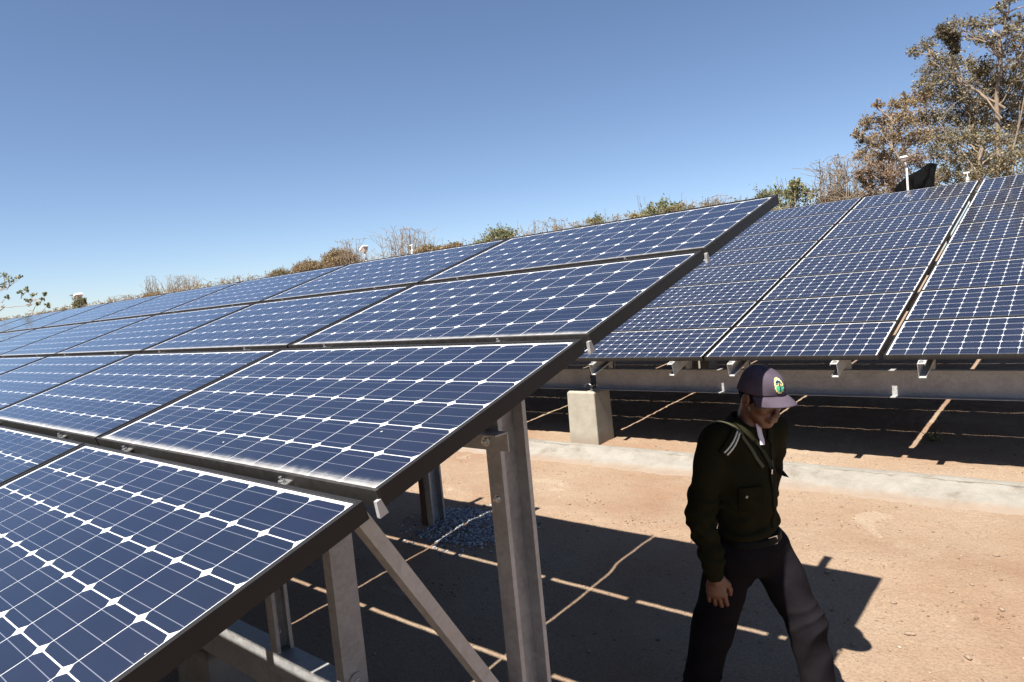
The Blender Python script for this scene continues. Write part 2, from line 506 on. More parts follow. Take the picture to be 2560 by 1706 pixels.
# ------------------------------------------------------------------ solar panels
TILT = R(16.5)
PU, PV = 0.128, 0.1268
HW, HH = 0.794, 0.3935           # half outer size
def frame_mesh():
    b = MB()
    lip, top, bot, lv = 0.0135, 0.006, -0.036, 0.0085
    wl = 0.0022
    # top lip ring (mitred look: long rails full length, short rails between)
    for sy in (-1, 1):
        y0, y1 = (HH - lv, HH) if sy > 0 else (-HH, -HH + lv)
        b.box((-HW, y0, top - 0.004), (HW, y1, top))
        yw0, yw1 = (HH - wl, HH) if sy > 0 else (-HH, -HH + wl)
        b.box((-HW, yw0, bot), (HW, yw1, top - 0.0041))
        yf0, yf1 = (HH - 0.022, HH - wl - 0.0002) if sy > 0 else (-HH + wl + 0.0002, -HH + 0.022)
        b.box((-HW + 0.003, yf0, bot), (HW - 0.003, yf1, bot + 0.002))
    for sx in (-1, 1):
        x0, x1 = (HW - lip, HW) if sx > 0 else (-HW, -HW + lip)
        b.box((x0, -HH + lv + 0.0004, top - 0.004), (x1, HH - lv - 0.0004, top))
        xw0, xw1 = (HW - wl, HW) if sx > 0 else (-HW, -HW + wl)
        b.box((xw0, -HH + wl + 0.0003, bot), (xw1, HH - wl - 0.0003, top - 0.0041))
    return b.mesh('frame', recalc=False)
FRAME = frame_mesh()
def sheet_mesh():
    b = MB(); b.box((-HW + 0.0026, -HH + 0.0026, -0.004), (HW - 0.0026, HH - 0.0026, -0.00015)); return b.mesh('backsheet')
SHEET = sheet_mesh()
def glass_mesh():
    b = MB(); b.box((-HW + 0.0132, -HH + 0.0082, 0.0008), (HW - 0.0132, HH - 0.0082, 0.0036)); return b.mesh('glass')
GLASS = glass_mesh()
GLASS2 = GLASS.copy(); GLASS2.materials.append(M_GLASS2)
CV0 = -0.0025                    # centre of the cell field relative to the panel centre (v)
def oct_pts(cx, cy):
    a, b_, c = CELL_U / 2, CELL_V / 2, 0.0128
    return [(cx - a + c, cy - b_), (cx + a - c, cy - b_), (cx + a, cy - b_ + c), (cx + a, cy + b_ - c),
            (cx + a - c, cy + b_), (cx - a + c, cy + b_), (cx - a, cy + b_ - c), (cx - a, cy - b_ + c)]
def cell_mesh():
    b = MB()
    p = oct_pts(0, 0)
    b.add([(x, y, -0.0002) for x, y in p] + [(x, y, 0.0) for x, y in p],
          [(8, 9, 10, 11, 12, 13, 14, 15)] + [(i, (i + 1) % 8, 8 + (i + 1) % 8, 8 + i) for i in range(8)])
    return b.mesh('cell', recalc=False)
CELLM = cell_mesh()
def cells_joined():
    b = MB()
    for i in range(12):
        for j in range(6):
            p = oct_pts((i - 5.5) * PU, (j - 2.5) * PV)
            b.add([(x, y, 0.0) for x, y in p], [tuple(range(8))])
    return b.mesh('cell_field', recalc=False)
CELLJ = cells_joined()
SHEET.materials.append(M_SHEET); SHEET.materials.append(M_REAR)
for p_ in SHEET.polygons:
    if p_.normal.z < -0.5: p_.material_index = 1
for m_, k_ in ((FRAME, M_FRAME), (GLASS, M_GLASS), (CELLM, M_CELL), (CELLJ, M_CELLJ)):
    m_.materials.append(k_)

TM = Matrix.Rotation(TILT, 4, 'X')
def panel(origin, u_right, v_cell0, label, group, single=True):
    """u_right, v_cell0: right / lower edge of the cell field in array coordinates"""
    c = Vector((u_right - 6 * PU, v_cell0 + 3 * PV - CV0, 0))
    w = Vector(origin) + TM @ c
    o = thing('solar_panel', w, label, 'solar panel', group)
    o.rotation_euler = (TILT + random.uniform(-0.0008, 0.0008), random.uniform(-0.0006, 0.0006), 0)
    new_obj('frame', FRAME, None, o)
    new_obj('backsheet', SHEET, None, o)
    if single:
        for i in range(12):
            for j in range(6):
                e = bpy.data.objects.new('cell', CELLM)
                COL.objects.link(e); e.parent = o
                e.location = ((i - 5.5) * PU, CV0 + (j - 2.5) * PV, 0)
    else:
        e = new_obj('cell_field', CELLJ, None, o)
        e.location = (0, CV0, 0)
        e['kind'] = 'stuff'
    new_obj('glass', GLASS if group.startswith('panels of the near') else GLASS2, None, o)
    return o
random.seed(5)
ORD = ['first', 'second', 'third', 'fourth', 'fifth', 'sixth', 'seventh', 'eighth', 'ninth', 'tenth']
PVN = 0.8227
NEAR_O = (0, 0, 0)
for col in range(10):
    for row in range(-4, 4):
        pos_r = ORD[3 - row] + ' row from the top'
        if row == 3: pos_r = 'top row'
        lab = 'near array panel, %s, %s column from the right end' % (pos_r, ORD[col]) if col else \
              'near array panel at its right end, %s' % pos_r
        if row == 3 and col == 0: lab = 'top right corner panel of the near array, jutting up before the far array'
        panel(NEAR_O, -1.6 * col, row * PVN, lab, 'panels of the near solar array', single=(row >= 0 and col < 8))
FAR_O = (-0.4402, 6.4127, -0.2304)
PVF = 0.8022
FCOL = {1: 1.631, 0: 0.0, -1: -1.613, -2: -3.228, -3: -4.85}
FNAME = {1: 'rightmost column', 0: 'second column from right', -1: 'third column from right', -2: 'fourth column from right', -3: 'fifth column from right', -4: 'sixth column from right'}
FCOL[-4] = -6.47
for col in (1, 0, -1, -2, -3, -4):
    for row in range(8):
        nm = {7: 'top', 0: 'bottom'}.get(row, ORD[row] + ' from bottom')
        lab = 'far array panel, %s row, %s' % (nm, FNAME[col])
        panel(FAR_O, FCOL[col], row * PVF, lab, 'panels of the far solar array', single=(col > -2))

# ------------------------------------------------------------------ steel racks
def cprof(h, w, t=0.003, lip=0.016):
    """C section, web on x=0, flanges towards +x, y from 0 to h"""
    return [(0, 0), (w, 0), (w, lip), (w - t, lip), (w - t, t), (t, t), (t, h - t), (w - t, h - t), (w - t, h - lip), (w, h - lip), (w, h), (0, h)]
def c_member(name, a, b, X, Y, h, w, mat, parent, t=0.003, lip=0.016):
    m = MB(); m.sweep(cprof(h, w, t, lip), a, b, X, Y)
    return new_obj(name, m.mesh(name), mat, parent)
UPV = Vector((0, math.cos(TILT), math.sin(TILT)))
NRM = Vector((0, -math.sin(TILT), math.cos(TILT)))
def a2w(O, u, v, w=0.0): return Vector(O) + Vector((u, 0, 0)) + UPV * v + NRM * w

def rafters(rack, O, xs, v0, v1s, flip0):
    """C rafters under the panels, alternately opening left and right"""
    for i, x in enumerate(xs):
        s = 1 if (i + flip0) % 2 == 0 else -1
        a = a2w(O, x, v0, -0.0415); b = a2w(O, x, v1s[i], -0.0415)
        c_member('rafter', a, b, (s, 0, 0), -NRM, 0.125, 0.055, M_GALV_L, rack)

def bolt_mesh():
    b = MB()
    b.box((-0.016, -0.02, 0), (0.016, 0.02, 0.004))
    b.cyl((0, 0, 0.004), (0, 0, 0.006), 0.011, n=12)
    b.cyl((0, 0, 0.006), (0, 0, 0.013), 0.0085, n=6)
    b.cyl((0, 0, 0.013), (0, 0, 0.022), 0.0042, n=8)
    return b.mesh('clamp')
CLAMP = bolt_mesh(); CLAMP.materials.append(M_ZINC)
def clamps(rack, O, pts, w=0.0065):
    for u, v in pts:
        o = new_obj('clamp', CLAMP, None, rack)
        o.location = a2w(O, u, v, w); o.rotation_euler = (TILT, 0, 0)

# near rack
nr = thing('mounting_rack', (0, 0, 0), 'galvanised steel rack of channels and tall posts under the near array', 'steel rack')
near_r = []
for c in range(10):
    near_r += [-0.31 - 1.6 * c, -1.262 - 1.6 * c]
rafters(nr, NEAR_O, near_r, -3.35, [3.40 if i % 2 == 0 and i % 4 != 2 else (3.38 if i % 4 == 2 and False else (3.40 if i in (3, 7) else 3.14)) for i in range(len(near_r))], 1)
clamps(nr, NEAR_O, [(x, k * PVN - 0.0285) for x in near_r for k in (1, 2, 3)], -0.012)
BY, BZ = 1.50, -0.985
for (xa, xb) in ((-15.6, -8.13), (-8.1, -1.02 + 0.75)):
    c_member('beam', (xa, BY, BZ), (xb, BY, BZ), (0, 1, 0), (0, 0, -1), 0.20, 0.09, M_GALV, nr, t=0.004)
    c_member('beam', (xa, -1.62, -1.45), (xb, -1.62, -1.45), (0, 1, 0), (0, 0, -1), 0.18, 0.09, M_GALV, nr, t=0.004)
def post(x, y0, d, z0, z1, w, s, rack, name='post'):
    """vertical C post; d deep in y, opening towards s*x"""
    c_member(name, (x, y0, z0), (x, y0, z1), (s, 0, 0), (0, 1, 0), d, w, M_GALV, rack, t=0.004, lip=0.018)
def under(y, O=NEAR_O, w=-0.168):
    return O[2] + (y - O[1]) * math.tan(TILT) + w / math.cos(TILT)
post(-0.372, 1.512, 0.140, BZ - 0.0, under(1.58), 0.062, 1, nr, 'tall_post')
post(-1.262, 1.462, 0.115, BZ - 0.0, under(1.52), 0.055, -1, nr)
post(-1.915, 1.50, 0.085, BZ, under(1.54), 0.060, 1, nr)
for i, x in enumerate(near_r[4:]):
    post(x, 1.50, 0.085, BZ, under(1.54), 0.060, 1 if i % 2 else -1, nr)
for i, x in enumerate(near_r[2:3]): pass
for i, x in enumerate(near_r):
    post(x, -1.62, 0.085, -1.45, under(-1.58), 0.060, 1, nr)
# angle cleat on the tall post
m = MB()
m.box((-0.93, 1.505, 0.118), (-0.268, 1.5105, 0.176)); m.box((-0.93, 1.452, 0.1765), (-0.268, 1.5105, 0.182))
new_obj('angle_cleat', bevel_mesh(m.mesh('angle_cleat'), 0.0012), M_GALV, nr)
def bolt(p, d, r, rack, plate=True):
    m = MB(); d = Vector(d).normalized(); p = Vector(p)
    m.cyl(p, p + d * 0.003, r * 1.5, n=14); m.cyl(p + d * 0.003, p + d * 0.011, r, n=6); m.cyl(p + d * 0.011, p + d * 0.02, r * 0.5, n=8)
    return new_obj('bolt', m.mesh('bolt'), M_ZINC, rack)
bolt((-0.36, 1.505, 0.147), (0, -1, 0), 0.012, nr)
bolt((-0.340, 1.512, -0.04), (0, -1, 0), 0.009, nr)
bolt((-1.262, 1.518, -0.935), (1, 0, 0), 0.014, nr)
bolt((-1.911, 1.545, -0.90), (1, 0, 0), 0.010, nr)
# base plate of the middle post
m = MB(); m.cyl((-1.2615, 1.518, -0.935), (-1.2555, 1.518, -0.935), 0.036, n=20)
new_obj('washer_plate', m.mesh('washer_plate'), M_GALV, nr)
# diagonal brace beside the tall post
def brace(a, b, w, t, rack):
    a, b = Vector(a), Vector(b); d = (b - a).normalized(); X = Vector((1, 0, 0)); Y = d.cross(X).normalized()
    m = MB()
    m.sweep([(0, -w / 2), (t, -w / 2), (t, w / 2), (-0.04, w / 2), (-0.04, w / 2 - t), (0, w / 2 - t)], a, b, X, Y)
    return new_obj('brace', m.mesh('brace'), M_GALV, rack)
brace((-0.30, 0.925, 0.135), (-0.30, 1.60, -0.95), 0.040, 0.005, nr)
# silver angle ends closing the row gaps at the right end
for k in (1, 2, 3):
    m = MB()
    a = a2w(NEAR_O, 0.019, k * PVN - 0.028, -0.050); b = a2w(NEAR_O, 0.029, k * PVN - 0.028, -0.050)
    m.sweep([(0.003, 0), (0.026, 0), (0.026, 0.003), (0.020, 0.036), (0.008, 0.036), (0.003, 0.003)], a, b, UPV, NRM)
    new_obj('end_bracket', m.mesh('end_bracket'), M_GALV, nr)

# far rack
fr_ = thing('mounting_rack', (0, 0, 0), 'pale steel rack with long channel beam and jutting rafter ends under the far array', 'steel rack')
far_x = [-5.0, -4.0, -3.37, -2.335, -1.745, -0.735, -0.115, 0.90, 1.515, 2.53]
far_u = [x - FAR_O[0] for x in far_x]
for i, (x, u) in enumerate(zip(far_x, far_u)):
    s = 1 if i % 2 == 0 else -1
    a = a2w(FAR_O, u, -0.085, -0.0415); b = a2w(FAR_O, u, 6.42, -0.0415)
    c_member('rafter', a, b, (s, 0, 0), -NRM, 0.128, 0.058, M_GALV_L, fr_)
    for yb, zt in ((6.72, -0.405), (9.6, 0.10), (12.0, 0.45)):
        post(x + (0.003 * s), yb + 0.012, 0.06, zt + 0.002, under(yb + 0.04, FAR_O, -0.17), 0.05, s, fr_)
clamps(fr_, FAR_O, [(u + (0.025 if i % 2 == 0 else -0.025), -0.052) for i, u in enumerate(far_u)], -0.0405)
for (xa, xb) in ((-12.0, -3.70), (-3.615, 4.2)):
    c_member('beam', (xa, 6.815, -0.650), (xb, 6.815, -0.650), (0, -1, 0), (0, 0, 1), 0.245, 0.095, M_GALV, fr_, t=0.006, lip=0.004)
for yb, zt in ((9.6, 0.10), (12.0, 0.45)):
    c_member('beam', (-12.0, yb + 0.095, zt - 0.2), (4.2, yb + 0.095, zt - 0.2), (0, -1, 0), (0, 0, 1), 0.2, 0.095, M_GALV, fr_, t=0.006, lip=0.004)
m = MB()  # bright squiggle of light at the beam joint, modelled as thin pale rods
wp = [(-3.72, 6.70, -0.62), (-3.69, 6.695, -0.58), (-3.66, 6.70, -0.57), (-3.63, 6.70, -0.585), (-3.60, 6.698, -0.60), (-3.62, 6.70, -0.64)]
for a, b in zip(wp, wp[1:]): m.cyl(a, b, 0.005, n=6)
new_obj('joint_light_squiggle', m.mesh('joint_light_squiggle'), M_GALV_L, fr_)
# concrete footings
def footing(x0, x1, y0, y1, zt, mat, label, group):
    zb = gz((x0 + x1) / 2, y0) - 0.12
    cx, cy = (x0 + x1) / 2, (y0 + y1) / 2
    m = MB(); m.box((x0 - cx, y0 - cy, 0), (x1 - cx, y1 - cy, zt - zb))
    me = m.mesh('footing')
    bm = bmesh.new(); bm.from_mesh(me)
    for v in bm.verts:
        if v.co.z < 0.01: v.co.x *= 1.05; v.co.y *= 1.04
    es = [e for e in bm.edges if all(v.co.z > 0.1 for v in e.verts)]
    bmesh.ops.bevel(bm, geom=es, offset=0.022, segments=1, affect='EDGES')
    es = [e for e in bm.edges if e.calc_face_angle(0) > 0.5]
    bmesh.ops.bevel(bm, geom=es, offset=0.005, segments=2, affect='EDGES')
    bm.to_mesh(me); bm.free()
    o = new_obj('concrete_footing', me, mat)
    o.location = (cx, cy, zb)
    tag(o, label, 'concrete block', group)
    return o
footing(-3.925, -3.53, 6.62, 6.95, -0.655, M_BLOCK, 'cream concrete block in full sun under the far array, beside the kerb', 'concrete footings')
footing(2.2, 2.6, 6.62, 6.95, -0.655, M_BLOCK, 'cream concrete block at the right end of the far beam', 'concrete footings')
footing(-2.99, -2.59, 1.475, 1.80, -1.19, M_BLOCK_RAW, 'shaded grey concrete block under the beam of the near array, at bottom left', 'concrete footings')
footing(-7.3, -6.9, 1.475, 1.80, -1.19, M_BLOCK_RAW, 'shaded grey concrete block further left under the near array', 'concrete footings')
for i, x in enumerate((-8.0, -3.9, 2.2)):
    footing(x, x + 0.4, 9.55, 9.85, -0.105, M_BLOCK_RAW, 'tall shaded concrete block deep under the far array, ' + ('leftmost of three', 'middle of three', 'rightmost of three')[i], 'blocks deep under the far array')
# short post standing in gravel behind the near array
sp_ = thing('steel_post', (-3.50, 3.95, gz(-3.5, 3.95) - 0.1), 'short channel steel post set in a patch of gravel', 'post')
m = MB(); m.sweep(cprof(0.15, 0.075, 0.004, 0.018), (-0.035, -0.04, 0), (-0.035, -0.04, 0.80), (1, 0, 0), (0, 1, 0))
new_obj('channel', m.mesh('channel'), M_GALV, sp_)
m = MB(); m.box((-0.10, -0.05, 0.0), (-0.038, 0.112, 0.805)); 
new_obj('side_plate', bevel_mesh(m.mesh('side_plate'), 0.003), mat_simple('dark_brown_steel', (0.10, 0.055, 0.035), 0.8, 0.2, 0.3, 12), sp_)  # left face coloured darker brown than the channel

# ------------------------------------------------------------------ gravel and pebbles
def stone_variants(n, seed):
    rng = np.random.default_rng(seed); out = []
    for _ in range(n):
        bm = bmesh.new(); bmesh.ops.create_icosphere(bm, subdivisions=1, radius=1)
        for v in bm.verts:
            v.co *= rng.uniform(0.7, 1.15)
            v.co.x *= 1.25; v.co.z *= 0.62
        V = np.array([v.co[:] for v in bm.verts]); Fv = np.array([[v.index for v in f.verts] for f in bm.faces]); bm.free()
        out.append((V, Fv))
    return out
STV = stone_variants(6, 2)
def scatter_stones(name, pts, sizes, seed, mat, label, cat):
    rng = np.random.default_rng(seed)
    VV = []; FF = []; n = 0
    for (x, y), s in zip(pts, sizes):
        V, Fv = STV[rng.integers(6)]
        a, b = rng.uniform(0, 6.28), rng.uniform(-0.5, 0.5)
        ca, sa, cb, sb = math.cos(a), math.sin(a), math.cos(b), math.sin(b)
        W = V * s
        W = W @ np.array([[1, 0, 0], [0, cb, sb], [0, -sb, cb]]) @ np.array([[ca, sa, 0], [-sa, ca, 0], [0, 0, 1]])
        W = W + (x, y, gz(x, y) + s * 0.3)
        VV.append(W); FF.append(Fv + n); n += len(V)
    o = new_obj(name, np_mesh(name, np.concatenate(VV), np.concatenate(FF)), mat)
    tag(o, label, cat, kind='stuff')
    return o
def mat_stone(name, stops):
    t = NT(name); g = t.n('ShaderNodeNewGeometry')
    return t.done(t.bsdf(t.ramp(g.outputs['Random Per Island'], stops), 0.8, 0, t.bump(t.noise(80, 4, 0.6, t.obj()), 0.3, 0.004), 0.3))
M_GRAVEL = mat_stone('grey_gravel', [(0, (0.08, 0.085, 0.10)), (0.5, (0.17, 0.18, 0.20)), (0.9, (0.36, 0.38, 0.40)), (1, (0.42, 0.40, 0.38))])
M_PEBBLE = mat_stone('pebble', [(0, (0.09, 0.06, 0.042)), (0.5, (0.18, 0.13, 0.09)), (0.85, (0.25, 0.19, 0.14)), (1, (0.34, 0.30, 0.24))])
rng = np.random.default_rng(8)
P = []
while len(P) < 2200:
    a, r = rng.uniform(0, 6.283), math.sqrt(rng.uniform(0, 1))
    k = 1 + 0.15 * math.sin(3 * a + 1) + 0.1 * math.sin(5 * a)
    P.append((-3.16 + 0.50 * r * k * math.cos(a) - 0.1 * math.sin(a), 4.03 + 0.33 * r * k * math.sin(a)))
for _ in range(260):
    a, r = rng.uniform(0, 6.283), rng.uniform(0.95, 1.5)
    P.append((-3.16 + 0.50 * r * math.cos(a), 4.03 + 0.33 * r * math.sin(a)))
scatter_stones('gravel', P, rng.uniform(0.006, 0.017, len(P)), 1, M_GRAVEL, 'patch of grey crushed gravel round the short post', 'gravel')
P = [(rng.uniform(-6, 2.2), rng.uniform(1.2, 6.0)) for _ in range(4200)] + [(rng.uniform(-6, 2.2), rng.uniform(6.57, 9)) for _ in range(1800)]
S = np.abs(rng.normal(0, 0.0034, len(P))) + 0.0014
scatter_stones('pebbles', P, S, 3, M_PEBBLE, 'small pebbles and crumbs of earth strewn over the bare ground', 'pebbles')
big = [(0.13, 4.21, .016), (0.18, 5.34, .013), (0.52, 5.13, .016), (0.63, 4.37, .018), (0.27, 3.92, .020), (0.55, 3.82, .020), (0.38, 4.46, .012), (0.46, 4.59, .013),
       (-0.29, 4.42, .020), (-0.85, 4.16, .016), (0.05, 3.70, .014), (0.42, 3.5, .015), (0.8, 4.0, .015)]
# clods of crumbled earth in loose clusters
rng = np.random.default_rng(21); P = []; S = []
for _ in range(46):
    cx, cy = rng.uniform(-4.5, 2.0), rng.uniform(2.6, 5.95); w = rng.uniform(0.04, 0.22)
    for _ in range(rng.integers(10, 46)):
        P.append((cx + rng.normal(0, w * 1.6), min(cy + rng.normal(0, w * 0.6), 5.98))); S.append(abs(rng.normal(0, 0.0045)) + 0.0015)
scatter_stones('clods', P, S, 22, mat_stone('earth_clod', [(0, (0.11, 0.065, 0.042)), (0.6, (0.19, 0.125, 0.085)), (1, (0.26, 0.19, 0.135))]), 'loose clusters of crumbled reddish earth on the open ground', 'earth clods')
STL = ['small brown stone just outside the shadow corner of the near array', 'small stone near the foot of the kerb, left of the others', 'dark stone on open ground halfway from the kerb to the bottom edge',
       'flat grey stone close to the right edge of the picture', 'pale stone low in the sunlit ground, below the shadow', 'brown stone lowest toward the bottom right corner', 'tiny stone between the shadow corner and the right edge', 'tiny pale stone on the pale dusty smear at right',
       'stone in the shade just inside the upper shadow edge', 'stone in the shade behind the walking man', 'small stone beside the shadow of the cap', 'small stone at the bottom edge, left of the corner', 'stone nearest the bottom right corner of the picture']
for i, (x, y, s) in enumerate(big):
    V, Fv = STV[i % 6]
    o = new_obj('stone', np_mesh('stone', V * s * np.array([1.2, 0.9, 0.9]), Fv, True), M_PEBBLE)
    o.location = (x, y, gz(x, y) + s * 0.3); o.rotation_euler = (0, 0, i * 1.7)
    tag(o, STL[i], 'stone', 'loose stones on the bare ground')

# ------------------------------------------------------------------ vegetation
def tube_np(pts, radii, n=4):
    pts = np.asarray(pts, float); k = len(pts)
    d = np.gradient(pts, axis=0); d /= np.linalg.norm(d, axis=1)[:, None] + 1e-9
    ref = np.array([0.3, 0.9, 0.2]); u = np.cross(d, ref); u /= np.linalg.norm(u, axis=1)[:, None] + 1e-9
    w = np.cross(d, u)
    t = np.arange(n) / n * 2 * np.pi
    V = pts[:, None] + np.asarray(radii)[:, None, None] * (u[:, None] * np.cos(t)[None, :, None] + w[:, None] * np.sin(t)[None, :, None])
    V = V.reshape(-1, 3)
    F = []
    for i in range(k - 1):
        for j in range(n):
            F.append((i * n + j, i * n + (j + 1) % n, (i + 1) * n + (j + 1) % n, (i + 1) * n + j))
    return V, np.array(F)
class Plant:
    def __init__(s, seed): s.rng = np.random.default_rng(seed); s.V = []; s.F = []; s.n = 0; s.L = []; s.S = []; s.D = []
    def tube(s, pts, r0, r1, n=4):
        V, F = tube_np(pts, np.linspace(r0, r1, len(pts)), n)
        s.V.append(V); s.F.append(F + s.n); s.n += len(V)
    def curve(s, a, b, k=6, wob=0.08, sag=0.0):
        a, b = np.asarray(a, float), np.asarray(b, float); t = np.linspace(0, 1, k)[:, None]
        L = np.linalg.norm(b - a)
        off = s.rng.normal(0, wob * L, (k, 3)) * np.sin(t * np.pi)
        off = np.cumsum(off, 0) * 0.5 * np.sin(t * np.pi)
        p = a + (b - a) * t + off; p[:, 2] += sag * L * np.sin(t[:, 0] * np.pi)
        return p
    def leaves_on(s, pts, n, size, spread):
        if n <= 0: return
        i = s.rng.uniform(0.25, 1, n) * (len(pts) - 1.001); k = i.astype(int); f = (i - k)[:, None]
        p = pts[k] * (1 - f) + pts[k + 1] * f + s.rng.normal(0, spread, (n, 3))
        s.L.append(p); s.S.append(size * s.rng.uniform(0.55, 1.3, n))
    def clump(s, c, r, twigs, lpt, leaf, flat=0.85, tw=0.005):
        c = np.asarray(c, float)
        for _ in range(twigs):
            d = s.rng.normal(0, 1, 3); d /= np.linalg.norm(d); d[2] = d[2] * flat + 0.15
            a = c + d * r * s.rng.uniform(0, 0.35)
            b = c + d * r * s.rng.uniform(0.6, 1.12)
            p = s.curve(a, b, 4, 0.12)
            s.tube(p, tw, tw * 0.5, 3)
            s.leaves_on(p, lpt, leaf, r * 0.09)
    def build(s, name, loc, leafmat, label, cat, group, stem='trunk', crown='crown', bark=None):
        o = thing(name, loc, label, cat, group)
        off = np.array(loc, float)
        V = np.concatenate(s.V) - off; F = np.concatenate(s.F)
        new_obj(stem, np_mesh(stem, V, F, True), bark or M_BARK, o)
        if s.L:
            L = np.concatenate(s.L) - off; S = np.concatenate(s.S); n = len(L)
            a = s.rng.normal(0, 1, (n, 3)); a /= np.linalg.norm(a, axis=1)[:, None]
            b = np.cross(a, s.rng.normal(0, 1, (n, 3))); b /= np.linalg.norm(b, axis=1)[:, None]
            c = np.cross(a, b)
            S = S[:, None]
            V = np.stack([L - a * S * 0.6, L + b * S * 0.33 + c * S * 0.1, L + a * S * 0.6, L - b * S * 0.33 + c * S * 0.1], 1).reshape(-1, 3)
            q = np.arange(n)[:, None] * 4
            F = np.concatenate([q + np.array([0, 1, 2]), q + np.array([0, 2, 3])], 0)
            new_obj(crown, np_mesh(crown, V, F), LEAF[leafmat], o)
        return o

def tree(base, trunk, clumps, leafmat, label, seed, twigs=36, lpt=9, leaf=0.055, r0=0.09, dens=1.0, group=None):
    p = Plant(seed)
    tr = np.array(trunk, float)
    # resample
    tt = np.linspace(0, len(tr) - 1, 18); k = np.minimum(tt.astype(int), len(tr) - 2); f = (tt - k)[:, None]
    tp = tr[k] * (1 - f) + tr[k + 1] * f
    tp[1:-1] += p.rng.normal(0, 0.02, (16, 3))
    p.tube(tp, r0, r0 * 0.35, 7)
    for c in clumps:
        x, y, z, r = c
        cpt = np.array([x, y, z])
        cand = tp[tp[:, 2] < z - 0.15]
        if len(cand) == 0: cand = tp[:3]
        j = np.argmin(np.linalg.norm(cand - cpt, axis=1) + 0.6 * np.abs(cand[:, 2] - (z - 0.7)))
        q = p.curve(cand[j], cpt, 9, 0.10, 0.05)
        p.tube(q, r0 * 0.22, 0.008, 5)
        n2 = max(2, int(r * 12))
        for _ in range(n2):
            e = cpt + p.rng.normal(0, 0.6 * r, 3)
            qq = p.curve(q[p.rng.integers(5, 9)], e, 5, 0.14)
            p.tube(qq, 0.008, 0.003, 4)
        tw = int(twigs * (r / 0.3) ** 1.6 * dens) + 6
        p.clump(cpt, r * 1.10, int(tw * 1.05), lpt + 1, leaf * 0.93, tw=0.0035)
    return p.build('tree', base, leafmat, label, 'tree', group or 'dry trees behind the far array')

CA = [(-1.24,16.84,4.96,0.24),(-1.34,17.08,4.82,0.19),(-1.11,17.98,5.24,0.2),(-0.82,17.63,5.1,0.21),(-0.5,16.85,5.13,0.15),(-0.49,17.39,5.02,0.17),(-0.92,17.47,4.83,0.21),(-0.34,16.96,4.6,0.23),(-0.25,17.88,5.0,0.24),(-0.65,16.88,4.57,0.19),(-0.24,17.33,4.44,0.27),(-0.54,17.53,4.44,0.21),(0.06,17.39,4.61,0.39),(0.15,17.64,4.02,0.47),(-0.35,17.2,5.35,0.2),(0.3,17.3,5.3,0.3)]
CB = [(-2.28,18.58,5.12,0.18),(-2.1,18.93,5.25,0.24),(-1.73,17.85,4.67,0.29),(-1.56,18.44,4.66,0.26),(-1.97,18.51,4.52,0.3),(-1.59,17.87,4.23,0.31),(-1.93,17.4,4.08,0.24),(-1.34,18.96,4.63,0.23),(-0.98,17.88,4.28,0.27),(-0.76,17.9,4.14,0.3),(-1.25,18.83,4.23,0.34),(-0.91,18.34,3.94,0.34),(-0.58,18.15,3.95,0.3),(-0.41,18.64,4.35,0.34),(-0.23,17.45,3.75,0.33),(-1.91,18.53,4.05,0.36),(-1.45,18.0,3.84,0.36),(-1.04,17.55,3.57,0.35),(-0.8,18.46,3.64,0.36),(-0.5,18.89,3.62,0.4),(-1.65,17.73,3.45,0.36),(-1.39,18.41,3.39,0.37),(-0.96,17.88,3.23,0.35),(-0.69,18.59,3.21,0.36),(-0.34,18.56,3.12,0.39),(-0.01,17.75,3.38,0.48),(0.04,18.73,2.85,0.5)]
CC = [(-2.92,17.75,4.0,0.14),(-2.61,17.79,3.87,0.21),(-2.38,18.01,3.96,0.23),(-2.02,17.39,3.83,0.27),(-3.17,17.91,3.64,0.24),(-2.85,18.11,3.64,0.29),(-2.23,16.86,3.4,0.3),(-2.08,18.06,3.53,0.34),(-3.25,17.33,3.35,0.16),(-3.1,17.47,3.15,0.25),(-2.65,16.93,3.08,0.31),(-2.49,17.82,3.17,0.34),(-2.01,17.17,3.01,0.32),(-3.44,18.09,2.98,0.21),(-2.86,17.14,2.75,0.3),(-2.58,17.6,2.76,0.3)]
CD = [(-2.91,16.44,2.45,0.22),(-2.73,16.78,2.36,0.29),(-2.21,16.11,2.22,0.26),(-1.9,16.09,2.44,0.26),(-3.03,16.99,2.21,0.22),(-2.67,17.0,2.19,0.22),(-3.11,16.71,2.38,0.17),(-2.4,16.5,1.9,0.3),(-2.9,16.6,1.9,0.3),(-1.9,16.4,2.0,0.3)]
CE = [(-1.77,17.67,3.01,0.33),(-1.28,16.53,2.75,0.3),(-1.11,17.56,2.85,0.32),(-0.68,16.47,2.62,0.29),(-0.49,17.74,2.7,0.34),(-0.25,17.2,2.36,0.33),(-1.74,17.17,2.62,0.29),(-1.51,17.75,2.54,0.29),(-1.15,17.46,2.4,0.3),(-0.84,17.46,2.34,0.29),(-0.43,16.29,2.17,0.27),(-1.41,16.79,2.16,0.24),(-1.08,16.34,1.99,0.19),(-0.8,16.51,2.03,0.22),(0.04,16.54,2.1,0.45),(-1.7,17.0,2.1,0.3),(-0.6,17.2,1.9,0.4),(-1.3,17.3,1.8,0.35)]
tree((-0.75, 17.4, -0.64), [(-0.75,17.4,-0.64),(-0.72,17.4,1.5),(-0.68,17.4,3.1),(-0.60,17.35,3.9),(-0.58,17.3,4.6),(-0.42,17.3,5.1)], CA, 'tree', 'tall slender dry tree with bare pale trunk, highest at the right edge', 11, 42, 10, 0.048, 0.065)
nest = Plant(12)
nest.tube(nest.curve((-0.62,17.3,4.55), (-1.33,17.0,4.93), 8, 0.05), 0.018, 0.008, 4)
